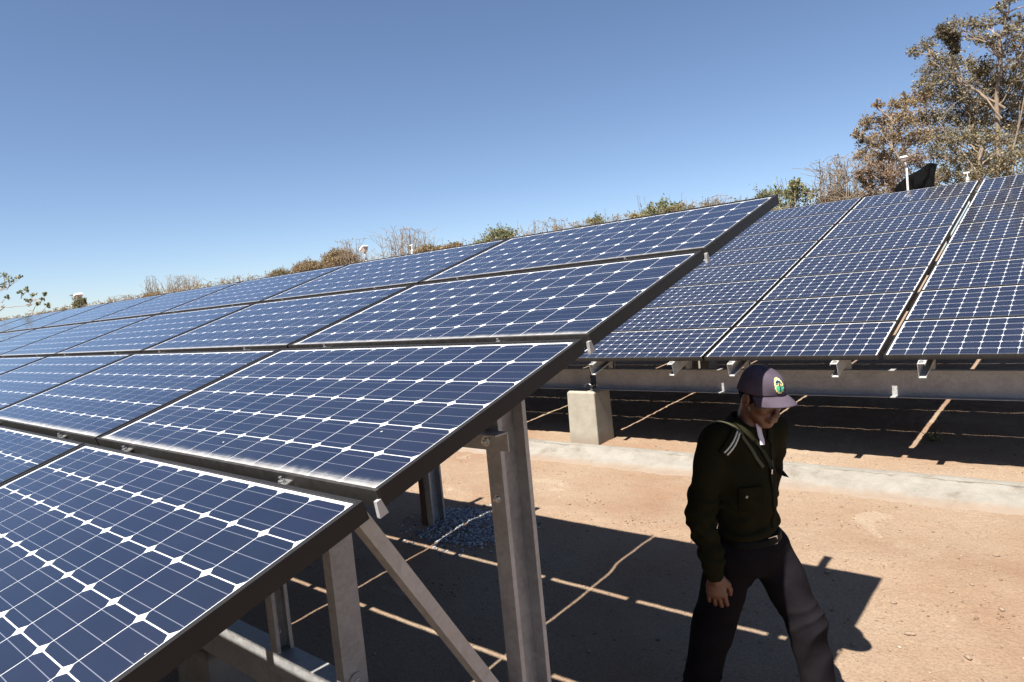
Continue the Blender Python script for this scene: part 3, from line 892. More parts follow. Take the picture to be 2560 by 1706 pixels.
for c in ((-1.42,16.95,4.92,0.2),(-1.33,17.0,4.74,0.16),(-1.28,17.0,4.58,0.11),(-1.5,16.95,4.98,0.15)):
    nest.clump(c[:3], c[3], 130, 7, 0.035, 1.0, 0.003)
nest.build('branch_nest', (-1.35, 16.97, 4.75), 'dark', 'dense dark tangle of twigs like a nest hanging on the highest branch', 'nest', None, 'branch', 'twig_mass')
tree((-1.35, 18.2, -0.6), [(-1.35,18.2,-0.6),(-1.3,18.2,1.6),(-1.15,18.2,2.6),(-1.3,18.3,3.6),(-1.5,18.3,4.4)], CB, 'tree', 'broad dry tree with brown green foliage, middle of the group at right', 13, 48, 11, 0.047, 0.085)
tree((-2.6, 17.5, -0.6), [(-2.6,17.5,-0.6),(-2.55,17.5,1.4),(-2.7,17.5,2.6),(-2.6,17.6,3.5)], CC, 'brown', 'lower rounded dry tree, leftmost of the group at right', 14, 52, 12, 0.046, 0.07)
tree((-0.9, 17.0, -0.65), [(-0.9,17.0,-0.65),(-0.85,17.0,1.0),(-1.0,17.0,2.0),(-0.9,17.0,2.7)], CE, 'olive', 'bushy olive brown tree low behind the array at the right edge', 15, 52, 12, 0.045, 0.07)
tree((-2.5, 16.5, -0.7), [(-2.5,16.5,-0.7),(-2.5,16.5,1.0),(-2.55,16.5,1.9)], CD, 'rust', 'low rusty brown thicket just above the far array, beside the lamp post', 16, 90, 12, 0.038, 0.045)
# slanting bare boughs that cross the crowns
bb = Plant(17)
for a, b, r in (((-0.55,17.4,3.3),(-1.75,17.2,4.55),0.030),((-0.6,17.3,3.1),(-1.35,17.1,4.45),0.022),((-1.2,17.0,1.6),(-2.7,16.8,3.3),0.024),((-0.5,17.0,1.7),(-0.1,17.0,3.9),0.03),((-0.9,16.9,1.8),(-1.6,16.8,3.2),0.02),((-1.8,16.8,1.7),(-1.0,16.8,3.0),0.018)):
    q = bb.curve(a, b, 10, 0.05); bb.tube(q, r, 0.008, 5)
    for i in range(3, 10):
        e = q[i] + bb.rng.normal(0, 0.28, 3) + (0, 0, 0.12); bb.tube(bb.curve(q[i], e, 5, 0.12), 0.008, 0.003, 3)
bb.build('bare_tree', (-1.0, 17.0, -0.65), 'tree', 'leafless pale slanting boughs showing through the crowns at right', 'tree', 'dry trees behind the far array', 'trunk')

CL = [(-23.09,5.63,2.42,0.16),(-22.72,5.69,2.27,0.16),(-22.83,5.92,2.33,0.12),(-24.01,5.83,2.19,0.12),(-21.63,5.64,1.83,0.1),(-21.47,5.77,1.89,0.1),(-21.09,5.79,1.7,0.1),(-21.18,5.66,1.61,0.09),(-24.03,5.89,1.83,0.1),(-20.29,5.65,1.45,0.07),(-20.02,5.76,1.68,0.07),(-20.49,5.81,1.57,0.07),(-20.02,5.77,1.37,0.1),(-25.84,5.83,2.27,0.38),(-27.3,5.9,2.9,0.4)]
lt = Plant(31)
LB = np.array((-26.5, 5.8, -1.2))
lt.tube(lt.curve(LB, (-26.2, 5.8, 2.0), 8, 0.05), 0.10, 0.05, 7)
lt.tube(lt.curve((-26.2,5.8,1.5), (-20.3,5.8,1.50), 14, 0.03), 0.022, 0.004, 5)
lt.tube(lt.curve((-26.2,5.8,1.8), (-22.2,5.8,2.25), 12, 0.03), 0.02, 0.005, 5)
for c in CL:
    lt.tube(lt.curve((min(c[0]-0.7,-21.8), 5.8, min(c[2]-0.12, 2.1)), c[:3], 6, 0.08), 0.014, 0.005, 4)
    lt.clump(c[:3], c[3], 9, 6, 0.058, 0.8, 0.004)
lt.build('tree', tuple(LB), 'green', 'tree at far left reaching thin leafy branches over the array', 'tree', None)

SHR = [(-81.63,19.61,2.61,1.58,'brown'),(-70.19,19.61,2.72,1.59,'olive'),(-63.54,19.21,2.7,1.3,'olive'),(-60.08,19.3,3.31,0.38,'green'),(-50.62,18.34,2.81,0.68,'bare'),(-50.56,19.14,2.81,0.55,'bare'),(-52.36,18.14,2.16,0.45,'green'),(-46.25,19.1,2.78,1.04,'brown'),(-46.93,19.25,3.82,0.66,'sprig'),(-43.71,19.89,3.52,1.14,'bare'),(-35.57,18.86,2.87,0.98,'sprig'),(-31.83,17.85,2.4,0.5,'bare'),(-27.69,17.22,2.67,0.73,'olive'),(-24.03,16.35,2.74,0.74,'brown'),(-23.78,17.8,3.13,0.93,'brown'),(-21.74,16.85,3.2,0.55,'sprig'),(-18.99,16.83,3.29,0.66,'bare'),(-19.51,18.26,3.31,0.62,'bare'),(-17.16,16.86,2.63,0.56,'brown'),(-15.94,16.74,2.49,0.41,'brown'),(-13.78,16.74,2.79,0.61,'green'),(-14.86,17.1,2.52,0.37,'green'),(-11.76,16.05,2.55,0.41,'sprig'),(-11.87,17.28,2.66,0.37,'sprig'),(-11.3,18.29,2.79,0.52,'green'),(-8.31,17.32,2.8,0.6,'green'),(-7.97,17.81,2.65,0.44,'green'),(-9.63,18.36,2.67,0.36,'yellow'),(-7.36,18.07,2.55,0.11,'green'),(-6.82,17.81,2.53,0.48,'bare'),(-6.35,18.0,2.51,0.42,'yellow'),(-5.45,18.01,2.75,0.46,'green'),(-4.39,16.49,2.57,0.38,'green'),(-4.91,17.1,2.15,0.53,'yellow'),(-3.84,16.73,2.76,0.38,'bare'),(-3.35,16.51,2.8,0.35,'bare'),(-3.83,17.34,2.32,0.42,'tan')]
DESC = {'green': 'leafy green shrub', 'olive': 'low olive brown shrub', 'brown': 'rounded dry brown shrub', 'bare': 'leafless shrub of fine pale twigs',
        'sprig': 'sparse shrub of thin upright sprigs', 'yellow': 'yellowing shrub', 'tan': 'tan dry shrub'}
LM = {'green': 'green', 'olive': 'olive', 'brown': 'brown', 'bare': 'brown', 'sprig': 'olive', 'yellow': 'yellow', 'tan': 'brown'}
WHERE = ['at the far left edge of the skyline', 'second along the skyline from the left edge', 'left of the vine covered lamp post', 'climbing the far left lamp post',
 'right of the vine covered lamp post', 'behind its twin right of the far left lamp', 'low beside the far left lamp post', 'below the tallest sprigs at left', 'rising above the brown shrub at left', 'spreading like a fan, left part of the skyline',
 'standing alone between two brown shrubs at left', 'small, left of the long brown thicket', 'at the left end of the long brown thicket', 'in the middle of the long brown thicket', 'at the right end of the long thicket, by the middle lamp',
 'curling above the thicket left of the middle lamp', 'tallest, just right of the middle lamp post', 'behind the little white device', 'right of the little white device', 'between the white device and the green shrub',
 'above the fourth column joint of the near array', 'small, at the left foot of a bigger green shrub', 'left of the middle green shrub', 'touching the middle green shrub on its left', 'round, in the middle of the skyline', 'largest, left of the near array corner', 'at the right side of the largest green one',
 'at the left side of the largest green one', 'tiny, alone against the sky near the array corner', 'thin, just left of the near array corner', 'touching the near array corner', 'directly behind the near array corner', 'just right of the near array corner', 'below the green ones right of the array corner',
 'left of the tree group at right', 'touching the tree group at right', 'low, in front of the bare shrubs by the trees']
for i, (x, y, zt, r, kind) in enumerate(SHR):
    p = Plant(100 + i)
    zb = gz(x, y)
    dist = math.hypot(x - CAM.x, y - CAM.y)
    H = zt - zb
    r = r * 1.15
    lf = {'green': 0.050, 'yellow': 0.042, 'olive': 0.045, 'brown': 0.045, 'bare': 0.035, 'sprig': 0.045, 'tan': 0.04}[kind] * (1 + 0.006 * dist)
    dens = {'green': 0.50, 'yellow': 0.6, 'olive': 2.2, 'brown': 2.4, 'bare': 0.9, 'sprig': 0.35, 'tan': 1.2}[kind]
    lpt = {'green': 7, 'yellow': 7, 'olive': 8, 'brown': 8, 'bare': 1, 'sprig': 4, 'tan': 5}[kind]
    tw = 0.0052 * (1 + 0.016 * dist)
    if r < 0.13 and kind == 'green':
        q = p.curve((x, y, zb), (x, y, zt - r), 8, 0.02); p.tube(q, 0.015, 0.005, 4); p.clump((x, y, zt - r), r, 14, 5, 0.045)
    elif kind in ('bare', 'sprig'):
        root = np.array((x, y, zb))
        nst = int(24 + 16 * r)
        for k in range(nst):
            a = p.rng.uniform(-1, 1); b = p.rng.uniform(-1, 1)
            hh = H * p.rng.uniform(0.72, 1.03) * (1 - 0.22 * a * a)
            tip = root + (a * r * 1.15, b * r * 0.8, hh)
            st = root + (a * r * 0.35, b * r * 0.3, 0)
            q = p.curve(st, tip, 11, 0.025); p.tube(q, 0.016, tw, 4)
            for j in range(4, 11):
                for _ in range(3 if kind == 'bare' else 1):
                    e = q[j] + np.array((p.rng.normal(0, 0.22), p.rng.normal(0, 0.2), p.rng.uniform(0.05, 0.4))) * (0.8 + 0.5 * r)
                    if e[2] > zt + 0.05: e[2] = zt
                    qq = p.curve(q[j], e, 5, 0.1); p.tube(qq, tw * 1.1, tw * 0.6, 3)
                    p.leaves_on(qq, lpt if p.rng.random() < 0.6 else 0, lf, 0.03)
    else:
        ncl = int(7 + 13 * r)
        root = np.array((x, y, zb))
        for k in range(ncl):
            a = p.rng.uniform(0, 6.283); rr = math.sqrt(p.rng.uniform(0, 1)) * r * 0.75
            rad = r * p.rng.uniform(0.28, 0.45)
            cz = zt - rad - (rr / r) ** 2 * r * 0.7 - p.rng.uniform(0, 0.12)
            c = np.array((x + rr * math.cos(a), y + rr * math.sin(a) * 0.8, cz))
            q = p.curve(root + p.rng.normal(0, 0.06, 3) * (1, 1, 0), c, 9, 0.04); p.tube(q, 0.022, 0.008, 4)
            p.clump(c, rad * 1.15, int(30 * dens * (rad / 0.2)), lpt, lf, tw=tw)
            c2 = c - (0, 0, rad * 1.6); p.clump(c2, rad * 1.2, int(12 * dens), lpt, lf, tw=tw)
        for k in range(int(6 * r) + 3):
            a = p.rng.uniform(0, 6.283)
            q = p.curve(root, (x + r * math.cos(a), y + r * 0.7 * math.sin(a), zt - p.rng.uniform(-0.08, 0.3)), 9, 0.04)
            p.tube(q, 0.012, tw * 0.7, 3); p.leaves_on(q[5:], 6, lf, 0.05)
    p.build('shrub', (x, y, zb), LM[kind], DESC[kind] + ' ' + WHERE[i], 'shrub', 'shrubs along the skyline', 'stems' if False else 'trunk', 'crown', M_TWIG)

# low dry brush filling the line between the shrubs
br = Plant(300)
for k in range(1150):
    x = -6.5 - 78 * br.rng.uniform(0, 1) ** 1.9; y = 17.0 + br.rng.uniform(-0.8, 1.6)
    los = 0.615 + 0.33 * (y + 0.07) / 3.23
    n_ = float(vnoise(np.array([x * 0.45]), np.array([3.3]), seed=77)[0]); n2_ = float(vnoise(np.array([x * 1.7]), np.array([8.1]), seed=78)[0])
    top = los - 0.06 + 0.20 * n_ + 0.12 * n2_ + br.rng.uniform(-0.1, 0.10)
    base_ = np.array((x + br.rng.normal(0, 0.1), y, gz(x, y)))
    q = br.curve(base_, (x + br.rng.normal(0, 0.12), y, top), 6, 0.03)
    sc2 = 1 + 0.02 * abs(x)
    br.tube(q, 0.007 * sc2, 0.0028 * sc2, 3)
    for j in (3, 4, 5):
        e = q[j] + np.array((br.rng.normal(0, 0.13), br.rng.normal(0, 0.1), br.rng.uniform(-0.02, 0.14)))
        qq = br.curve(q[j], e, 4, 0.1); br.tube(qq, 0.0035 * sc2, 0.002 * sc2, 3)
        if n_ + n2_ > -0.35: br.leaves_on(qq, 6, 0.036 * sc2, 0.03)
V_ = np.concatenate(br.V); F_ = np.concatenate(br.F)
L_ = np.concatenate(br.L); S_ = np.concatenate(br.S)[:, None]; nL = len(L_)
a_ = br.rng.normal(0, 1, (nL, 3)); a_ /= np.linalg.norm(a_, axis=1)[:, None]
b_ = np.cross(a_, br.rng.normal(0, 1, (nL, 3))); b_ /= np.linalg.norm(b_, axis=1)[:, None]
LV = np.stack([L_ - a_ * S_ * 0.6, L_ + b_ * S_ * 0.33, L_ + a_ * S_ * 0.6, L_ - b_ * S_ * 0.33], 1).reshape(-1, 3)
LF = np.arange(nL)[:, None] * 4 + np.array([0, 1, 2, 3]) + len(V_)
o = new_obj('dry_brush', np_mesh('dry_brush', np.concatenate([V_, LV]), np.concatenate([F_, LF])), LEAF['brown'])
tag(o, 'low fringe of dry brown brush between the shrubs along the skyline', 'brush', kind='stuff')

# dry leaves and bits of twig dropped on the ground
lr = Plant(301)
for k in range(420):
    x, y = lr.rng.uniform(-6, 2.3), lr.rng.uniform(2.0, 9.0)
    if 5.95 < y < 6.6: continue
    z = gz(x, y) + 0.003; a = lr.rng.uniform(0, 6.283); L = lr.rng.uniform(0.008, 0.035)
    q = np.array([(x, y, z), (x + L * 0.5 * math.cos(a) + 0.002, y + L * 0.5 * math.sin(a), z + 0.003), (x + L * math.cos(a), y + L * math.sin(a), z)])
    lr.tube(q, 0.0018, 0.0009, 3)
o = new_obj('dry_litter', np_mesh('dry_litter', np.concatenate(lr.V), np.concatenate(lr.F)), mat_simple('dead_twig', (0.09, 0.06, 0.04), 0.9))
tag(o, 'bits of dead twig and stalk scattered on the bare earth', 'litter', kind='stuff')

# small weed in the shade under the far array
wd = Plant(55)
for k in range(26):
    a = wd.rng.uniform(0, 6.283); r = wd.rng.uniform(0.03, 0.13)
    q = wd.curve((-0.28, 7.65, -1.24), (-0.28 + r * math.cos(a), 7.65 + r * math.sin(a), -1.24 + wd.rng.uniform(0.02, 0.11)), 5, 0.08)
    wd.tube(q, 0.003, 0.0015, 3); wd.leaves_on(q, 5, 0.026, 0.008)
wd.build('weed', (-0.28, 7.65, -1.24), 'green', 'small green weed growing in the shade under the far array', 'weed', None, 'stem', 'foliage')

# ------------------------------------------------------------------ lamp posts
M_WHITE = mat_simple('white_enamel', (0.62, 0.62, 0.60), 0.4, 0, 0.05, 5)
M_LENS = mat_simple('frosted_lens', (0.42, 0.36, 0.32), 0.3, 0, 0.1, 20)
def lamp(x, y, ztop, sc_, ang, label):
    zb = gz(x, y) - 0.05
    t = thing('lamp_post', (x, y, zb), label, 'lamp post', 'lamp posts along the back fence line')
    H = ztop - zb
    m = MB()
    m.cyl((0, 0, 0), (0, 0, H - 0.42 * sc_), 0.034 * sc_, n=10)
    m.cyl((0, 0, H - 0.42 * sc_), (-0.05 * sc_ * math.cos(ang), 0, H - 0.16 * sc_), 0.028 * sc_, 0.022 * sc_, n=10)
    new_obj('pole', m.mesh('pole', True), M_GALV, t)
    m = MB()
    mt = Matrix.Translation((-0.06 * sc_ * math.cos(ang), 0, H - 0.08 * sc_)) @ Matrix.Rotation(ang, 4, 'Y')
    vs = [(-0.09,-0.09,0.055),(0.09,-0.09,0.055),(0.09,0.09,0.055),(-0.09,0.09,0.055),(-0.115,-0.10,0.0),(0.115,-0.10,0.0),(0.115,0.10,0.0),(-0.115,0.10,0.0)]
    m.add([mt @ (Vector(p) * sc_) for p in vs], [(0,1,2,3),(0,4,5,1),(1,5,6,2),(2,6,7,3),(3,7,4,0),(4,7,6,5)])
    new_obj('lamp_head', bevel_mesh(m.mesh('lamp_head'), 0.012 * sc_, 2), M_WHITE, t)
    m = MB()
    vs = [(-0.10,-0.088,-0.001),(0.10,-0.088,-0.001),(0.10,0.088,-0.001),(-0.10,0.088,-0.001),(-0.045,-0.045,-0.11),(0.045,-0.045,-0.11),(0.045,0.045,-0.11),(-0.045,0.045,-0.11)]
    m.add([mt @ (Vector(p) * sc_) for p in vs], [(0,1,2,3),(0,4,5,1),(1,5,6,2),(2,6,7,3),(3,7,4,0),(4,7,6,5)])
    new_obj('lamp_shade', m.mesh('lamp_shade'), M_LENS, t)
    return t
lamp(-1.575, 13.6, 2.27, 0.52, 0.0, 'grey lamp post with white head in front of the trees at right')
lamp(-16.62, 13.6, 2.44, 1.1, -0.55, 'grey lamp post with tilted white head in the middle of the skyline')
lamp(-42.6, 13.6, 2.78, 2.0, -0.2, 'far left lamp post with white head, overgrown by a vine')
vn = Plant(70)
for k in range(9):
    zc = 1.1 + k * 0.17
    vn.clump((-42.75 + vn.rng.normal(0, 0.1), 13.5, zc), 0.3, 22, 6, 0.09, tw=0.006)
vn.tube(vn.curve((-42.7, 13.5, gz(-42.7, 13.5)), (-42.7, 13.5, 2.4), 10, 0.02), 0.02, 0.01, 4)
vn.build('vine', (-42.7, 13.5, gz(-42.7, 13.5)), 'green', 'green vine climbing the far left lamp post', 'vine', None, 'stem', 'foliage')

# small white devices seen over the top edge of the arrays
def sensor(x, y, z0, z1, s, label):
    zb = gz(x, y) - 0.05
    t = thing('weather_sensor', (x, y, zb), label, 'device', 'little white devices behind the arrays')
    m = MB(); m.cyl((0, 0, 0), (0, 0, z0 - zb), 0.02 * s, n=8); new_obj('pole', m.mesh('pole', True), M_GALV, t)
    m = MB(); z = z0 - zb
    for k in range(4):
        m.cyl((0, 0, z + 0.045 * s * k), (0, 0, z + (0.045 * k + 0.03) * s), (0.07 - 0.006 * k) * s, (0.05 - 0.006 * k) * s, n=14)
        m.cyl((0, 0, z + (0.045 * k + 0.03) * s), (0, 0, z + 0.045 * s * (k + 1)), 0.03 * s, n=8)
    new_obj('housing', m.mesh('housing', True), M_WHITE, t)
    m = MB(); m.cyl((0, 0, z + 0.18 * s), (0, 0, z1 - zb), 0.012 * s, n=6)
    m.box((-0.09 * s, -0.008, z1 - zb - 0.01), (0.05 * s, 0.008, z1 - zb + 0.012))
    new_obj('vane', m.mesh('vane'), M_WHITE, t)
sensor(-13.97, 13.2, 1.86, 2.16, 0.95, 'little white device on a thin pole, right of the middle lamp post')
sensor(-0.68, 13.4, 1.62, 1.80, 0.6, 'little white device beside the black sheet at right')

# black plastic sheet thrown over the bushes
def build_sheet():
    n, k = 46, 24
    u, w = np.meshgrid(np.linspace(0, 1, n), np.linspace(0, 1, k))
    x = -2.10 + 0.72 * u - 0.09 * w * u
    top = 1.86 + 0.33 * np.clip(u * 1.5, 0, 1) ** 0.8 + 0.03 * np.sin(u * 9) + 0.025 * vnoise(u * 6, u * 0, seed=41)
    bot = 1.2 + 0 * u
    z = bot * w + top * (1 - w)
    y = 15.2 - 0.30 * w ** 0.7 - 0.10 * np.sin(u * 3.1) + 0.05 * vnoise(u * 7, w * 4, seed=42) + 0.03 * vnoise(u * 16, w * 8, seed=43)
    x = x + 0.03 * vnoise(u * 5, w * 5, seed=44)
    V = np.stack([x, y, z], -1).reshape(-1, 3)
    # back fall of the sheet gives it volume
    V2 = V.copy(); V2[:, 1] = 15.2 + (15.2 - V[:, 1]) + 0.15
    ii = (np.arange(k - 1)[:, None] * n + np.arange(n - 1)[None, :]).ravel()
    F1 = np.stack([ii, ii + 1, ii + 1 + n, ii + n], 1)
    m = len(V)
    ridge = np.stack([np.arange(n - 1), np.arange(n - 1) + m, np.arange(n - 1) + 1 + m, np.arange(n - 1) + 1], 1)
    F = np.concatenate([F1, F1[:, ::-1] + m, ridge])
    o = new_obj('black_sheet', np_mesh('black_sheet', V - (-1.7, 15.2, 1.2), F, True), mat_simple('black_plastic', (0.003, 0.003, 0.0033), 0.8, 0, 0.3, 12, 0.3, 25, 0.03))
    o.location = (-1.7, 15.2, 1.2)
    tag(o, 'crumpled black plastic sheet thrown over the bushes behind the lamp post at right', 'plastic sheet')
build_sheet()

# ------------------------------------------------------------------ signed-distance modelling (surface nets)
def v3(*a): return np.array(a, float)
def s_cap(P, a, b, ra, rb):
    a, b = np.asarray(a, float), np.asarray(b, float)
    d = b - a; t = np.clip(((P - a) @ d) / (d @ d), 0, 1)
    return np.linalg.norm(P - a - t[..., None] * d, axis=-1) - (ra + (rb - ra) * t)
def s_ell(P, c, r, A=None):
    Q = P - np.asarray(c, float)
    if A is not None: Q = Q @ A
    r = np.asarray(r, float)
    k0 = np.linalg.norm(Q / r, axis=-1); k1 = np.linalg.norm(Q / (r * r), axis=-1)
    return k0 * (k0 - 1) / (k1 + 1e-9)
def smin(a, b, k):
    h = np.clip(0.5 + 0.5 * (b - a) / k, 0, 1)
    return b * (1 - h) + a * h - k * h * (1 - h)
def smax(a, b, k): return -smin(-a, -b, k)

def surf_nets(f, lo, hi, h):
    lo = np.array(lo, float); n = np.ceil((np.array(hi) - lo) / h).astype(int) + 1
    ax = [lo[i] + np.arange(n[i]) * h for i in range(3)]
    P = np.stack(np.meshgrid(*ax, indexing='ij'), -1)
    D = f(P)
    S = D < 0
    c = np.zeros(tuple(n - 1) + (3,)); cnt = np.zeros(tuple(n - 1))
    corners = [(i, j, k) for i in (0, 1) for j in (0, 1) for k in (0, 1)]
    sl = lambda o: tuple(slice(o[i], n[i] - 1 + o[i]) for i in range(3))
    for a in corners:
        for axi in range(3):
            if a[axi] == 0:
                b = list(a); b[axi] = 1; b = tuple(b)
                da, db = D[sl(a)], D[sl(b)]
                x = (da < 0) != (db < 0)
                t = np.where(x, da / np.where(x, da - db, 1), 0)
                p = np.broadcast_to(np.array(a, float), c.shape).copy(); p[..., axi] += t
                c += np.where(x[..., None], p, 0); cnt += x
    act = cnt > 0
    idx = -np.ones(act.shape, int); idx[act] = np.arange(act.sum())
    g = np.argwhere(act)
    V = lo + (g + c[act] / cnt[act][:, None]) * h
    F = []
    for axi in range(3):
        o1, o2 = [(1, 2), (2, 0), (0, 1)][axi]
        s0 = [slice(1, n[i] - 1) for i in range(3)]; s0[axi] = slice(0, n[axi] - 1)
        s1 = list(s0); s1[axi] = slice(1, n[axi])
        A, B = S[tuple(s0)], S[tuple(s1)]
        for flip in (False, True):
            m = (A & ~B) if not flip else (~A & B)
            q = np.argwhere(m)
            for i in range(3):
                if i != axi: q[:, i] += 1
            if len(q) == 0: continue
            e1 = np.zeros(3, int); e1[o1] = 1; e2 = np.zeros(3, int); e2[o2] = 1
            ids = [idx[tuple((q - x).T)] for x in (e1 * 0, e1, e1 + e2, e2)]
            Fq = np.stack(ids, 1)
            F.append(Fq if not flip else Fq[:, ::-1])
    return V, np.concatenate(F)

# ------------------------------------------------------------------ the walking guard
FEET = np.array((-0.10, 2.90, -1.478))
HC = v3(-0.026, 2.888, 0.052)            # head centre
def head_axes(yaw, pitch, roll=0.0):
    f = v3(math.cos(pitch) * math.cos(yaw), math.cos(pitch) * math.sin(yaw), -math.sin(pitch))
    l = v3(-math.sin(yaw), math.cos(yaw), 0)
    u = np.cross(f, l)
    l2 = l * math.cos(roll) + u * math.sin(roll); u2 = u * math.cos(roll) - l * math.sin(roll)
    return np.stack([f, l2, u2], 1)      # columns: forward, left, up
HA = head_axes(R(-24), R(22))
def H(x, y, z): return HC + HA @ v3(x, y, z)

def f_head(P):
    Q = (P - HC) @ HA
    d = s_ell(Q, (-0.012, 0, 0.030), (0.094, 0.075, 0.098))
    d = smin(d, s_ell(Q, (0.026, 0, -0.035), (0.062, 0.055, 0.078)), 0.03)
    d = smin(d, s_cap(Q, (0.03, -0.048, -0.05), (0.062, -0.018, -0.094), 0.018, 0.016), 0.025)
    d = smin(d, s_cap(Q, (0.03, 0.048, -0.05), (0.062, 0.018, -0.094), 0.018, 0.016), 0.025)
    d = smin(d, s_ell(Q, (0.066, 0, -0.097), (0.020, 0.024, 0.017)), 0.02)
    for s in (-1, 1):
        d = smin(d, s_ell(Q, (0.056, s * 0.042, -0.020), (0.026, 0.022, 0.020)), 0.02)
        d = smin(d, s_cap(Q, (0.078, s * 0.012, 0.026), (0.070, s * 0.044, 0.028), 0.010, 0.009), 0.014)
        d = smax(d, -s_ell(Q, (0.096, s * 0.031, 0.006), (0.020, 0.017, 0.012)), 0.010)
        d = smin(d, s_ell(Q, (0.070, s * 0.031, 0.004), (0.0135, 0.0145, 0.0125)), 0.004)
        d = smax(d, -s_cap(Q, (0.086, s * 0.022, 0.001), (0.082, s * 0.041, 0.001), 0.0022, 0.0018), 0.003)
        d = smin(d, s_ell(Q, (0.100, s * 0.012, -0.036), (0.010, 0.008, 0.007)), 0.007)
        # ear
        e = s_ell(Q, (-0.006, s * 0.079, -0.006), (0.021, 0.010, 0.033))
        e = smax(e, -s_ell(Q, (-0.002, s * 0.089, -0.001), (0.011, 0.008, 0.019)), 0.006)
        d = smin(d, e, 0.008)
    nose = s_cap(Q, (0.086, 0, 0.014), (0.109, 0, -0.030), 0.0065, 0.0115)
    d = smin(d, nose, 0.012)
    d = smin(d, s_ell(Q, (0.086, 0, -0.062), (0.017, 0.026, 0.020)), 0.014)
    d = smin(d, s_cap(Q, (0.099, -0.016, -0.0565), (0.099, 0.016, -0.0565), 0.0058, 0.0058), 0.006)
    d = smin(d, s_cap(Q, (0.098, -0.013, -0.069), (0.098, 0.013, -0.069), 0.0068, 0.0068), 0.006)
    d = smax(d, -s_cap(Q, (0.108, -0.024, -0.0628), (0.108, 0.024, -0.0628), 0.0028, 0.0028), 0.003)
    return d
NECK = v3(-0.105, 2.902, -0.115)
def f_neck(P):
    return s_cap(P, H(-0.03, 0, -0.045), NECK, 0.052, 0.060)
J = dict(
    rsh=v3(-0.185, 2.735, -0.135), relb=v3(-0.232, 2.652, -0.43), rwr=v3(-0.190, 2.655, -0.685),
    lsh=v3(-0.055, 3.070, -0.140), lelb=v3(-0.130, 3.115, -0.420), lwr=v3(-0.150, 3.105, -0.65),
    rhip=v3(-0.175, 2.825, -0.66), rknee=v3(-0.310, 2.83, -1.05), rank=v3(-0.415, 2.86, -1.385),
    lhip=v3(-0.085, 2.985, -0.66), lknee=v3(0.066, 3.00, -1.00), lank=v3(0.105, 3.02, -1.37))
def body_core(P):
    d = s_ell(P, (-0.125, 2.90, -0.27), (0.10, 0.145, 0.20))
    d = smin(d, s_ell(P, (-0.125, 2.90, -0.52), (0.085, 0.125, 0.16)), 0.06)
    d = smin(d, s_ell(P, (-0.125, 2.905, -0.63), (0.10, 0.145, 0.11)), 0.06)
    for s in 'rl':
        d = smin(d, s_cap(P, J[s + 'sh'], J[s + 'elb'], 0.045, 0.036), 0.03)
        d = smin(d, s_cap(P, J[s + 'elb'], J[s + 'wr'], 0.036, 0.024), 0.012)
        d = smin(d, s_cap(P, J[s + 'hip'], J[s + 'knee'], 0.075, 0.050), 0.03)
        d = smin(d, s_cap(P, J[s + 'knee'], J[s + 'ank'], 0.050, 0.035), 0.012)
    d = smin(d, s_cap(P, J['rsh'] + v3(0.02, 0.02, 0.02), J['lsh'] + v3(0, -0.02, 0.02), 0.042, 0.042), 0.05)
    d = smin(d, s_cap(P, NECK, (-0.12, 2.90, -0.20), 0.058, 0.09), 0.03)
    return d
# right hand: palm plane roughly facing the thigh, back of the hand towards the camera
def hand_sdf(P, wr, dirv, back, side, curl=0.35, sc_=1.0):
    """wr wrist, dirv finger direction, back = normal of hand back, side = thumb side"""
    A = np.stack([dirv, side, back], 1)
    Q = (P - wr) @ A / sc_
    d = s_cap(Q, (-0.015, 0, 0), (0.012, 0, 0), 0.024, 0.026)
    pal = s_ell(Q, (0.050, 0.0, 0.0), (0.050, 0.040, 0.0165))
    d = smin(d, pal, 0.014)
    d = smin(d, s_cap(Q, (0.070, -0.030, 0), (0.078, 0.030, 0), 0.011, 0.0115), 0.010)
    ln = [0.060, 0.070, 0.066, 0.052]
    for i in range(4):
        y = 0.030 - 0.0203 * i
        x0 = 0.082 - 0.0025 * abs(i - 1.2)
        L = ln[i]; a0 = curl * (0.7 + 0.12 * i); p0 = v3(x0 - 0.012, y, 0.001)
        r = [0.0098, 0.0100, 0.0096, 0.0086][i]
        ang = a0; p = p0; seg = [L * 0.48, L * 0.30, L * 0.26]
        spread = (1.2 - i) * 0.035
        fd = None
        for j in range(3):
            q = p + v3(math.cos(ang), math.sin(spread), -math.sin(ang)) * (seg[j] + (0.012 if j == 0 else 0))
            c = s_cap(Q, p, q, r * (1 - 0.07 * j), r * (0.93 - 0.07 * j))
            fd = c if fd is None else smin(fd, c, 0.003)
            p = q; ang += curl * 1.1
        d = smin(d, fd, 0.0045)
    t0, t1, t2, t3 = v3(0.012, 0.022, -0.006), v3(0.040, 0.044, -0.016), v3(0.068, 0.050, -0.026), v3(0.090, 0.048, -0.036)
    th = smin(s_cap(Q, t0, t1, 0.017, 0.0135), s_cap(Q, t1, t2, 0.0125, 0.0115), 0.005)
    th = smin(th, s_cap(Q, t2, t3, 0.0112, 0.009), 0.003)
    d = smin(d, th, 0.008)
    return d * sc_
def orth(d, b):
    d = d / np.linalg.norm(d); b = b - d * (b @ d); b /= np.linalg.norm(b)
    return d, b, np.cross(b, d)
RD, RB, RS = orth(v3(0.03, 0.02, -1.0), v3(0.35, -0.94, 0))
RS = -RS if RS[0] < 0 else RS
LD, LB, LS = orth(v3(-0.05, -0.02, -1.0), v3(0.1, 0.98, 0))
LS = -LS if LS[0] < 0 else LS
f_rhand = lambda P: smin(hand_sdf(P, J['rwr'] + v3(0.002, 0, -0.012), RD, RB, RS, 0.30, 1.08), s_cap(P, J['rwr'] + (0, 0, 0.06), J['rwr'] + (0, 0, -0.01), 0.028, 0.024), 0.01)
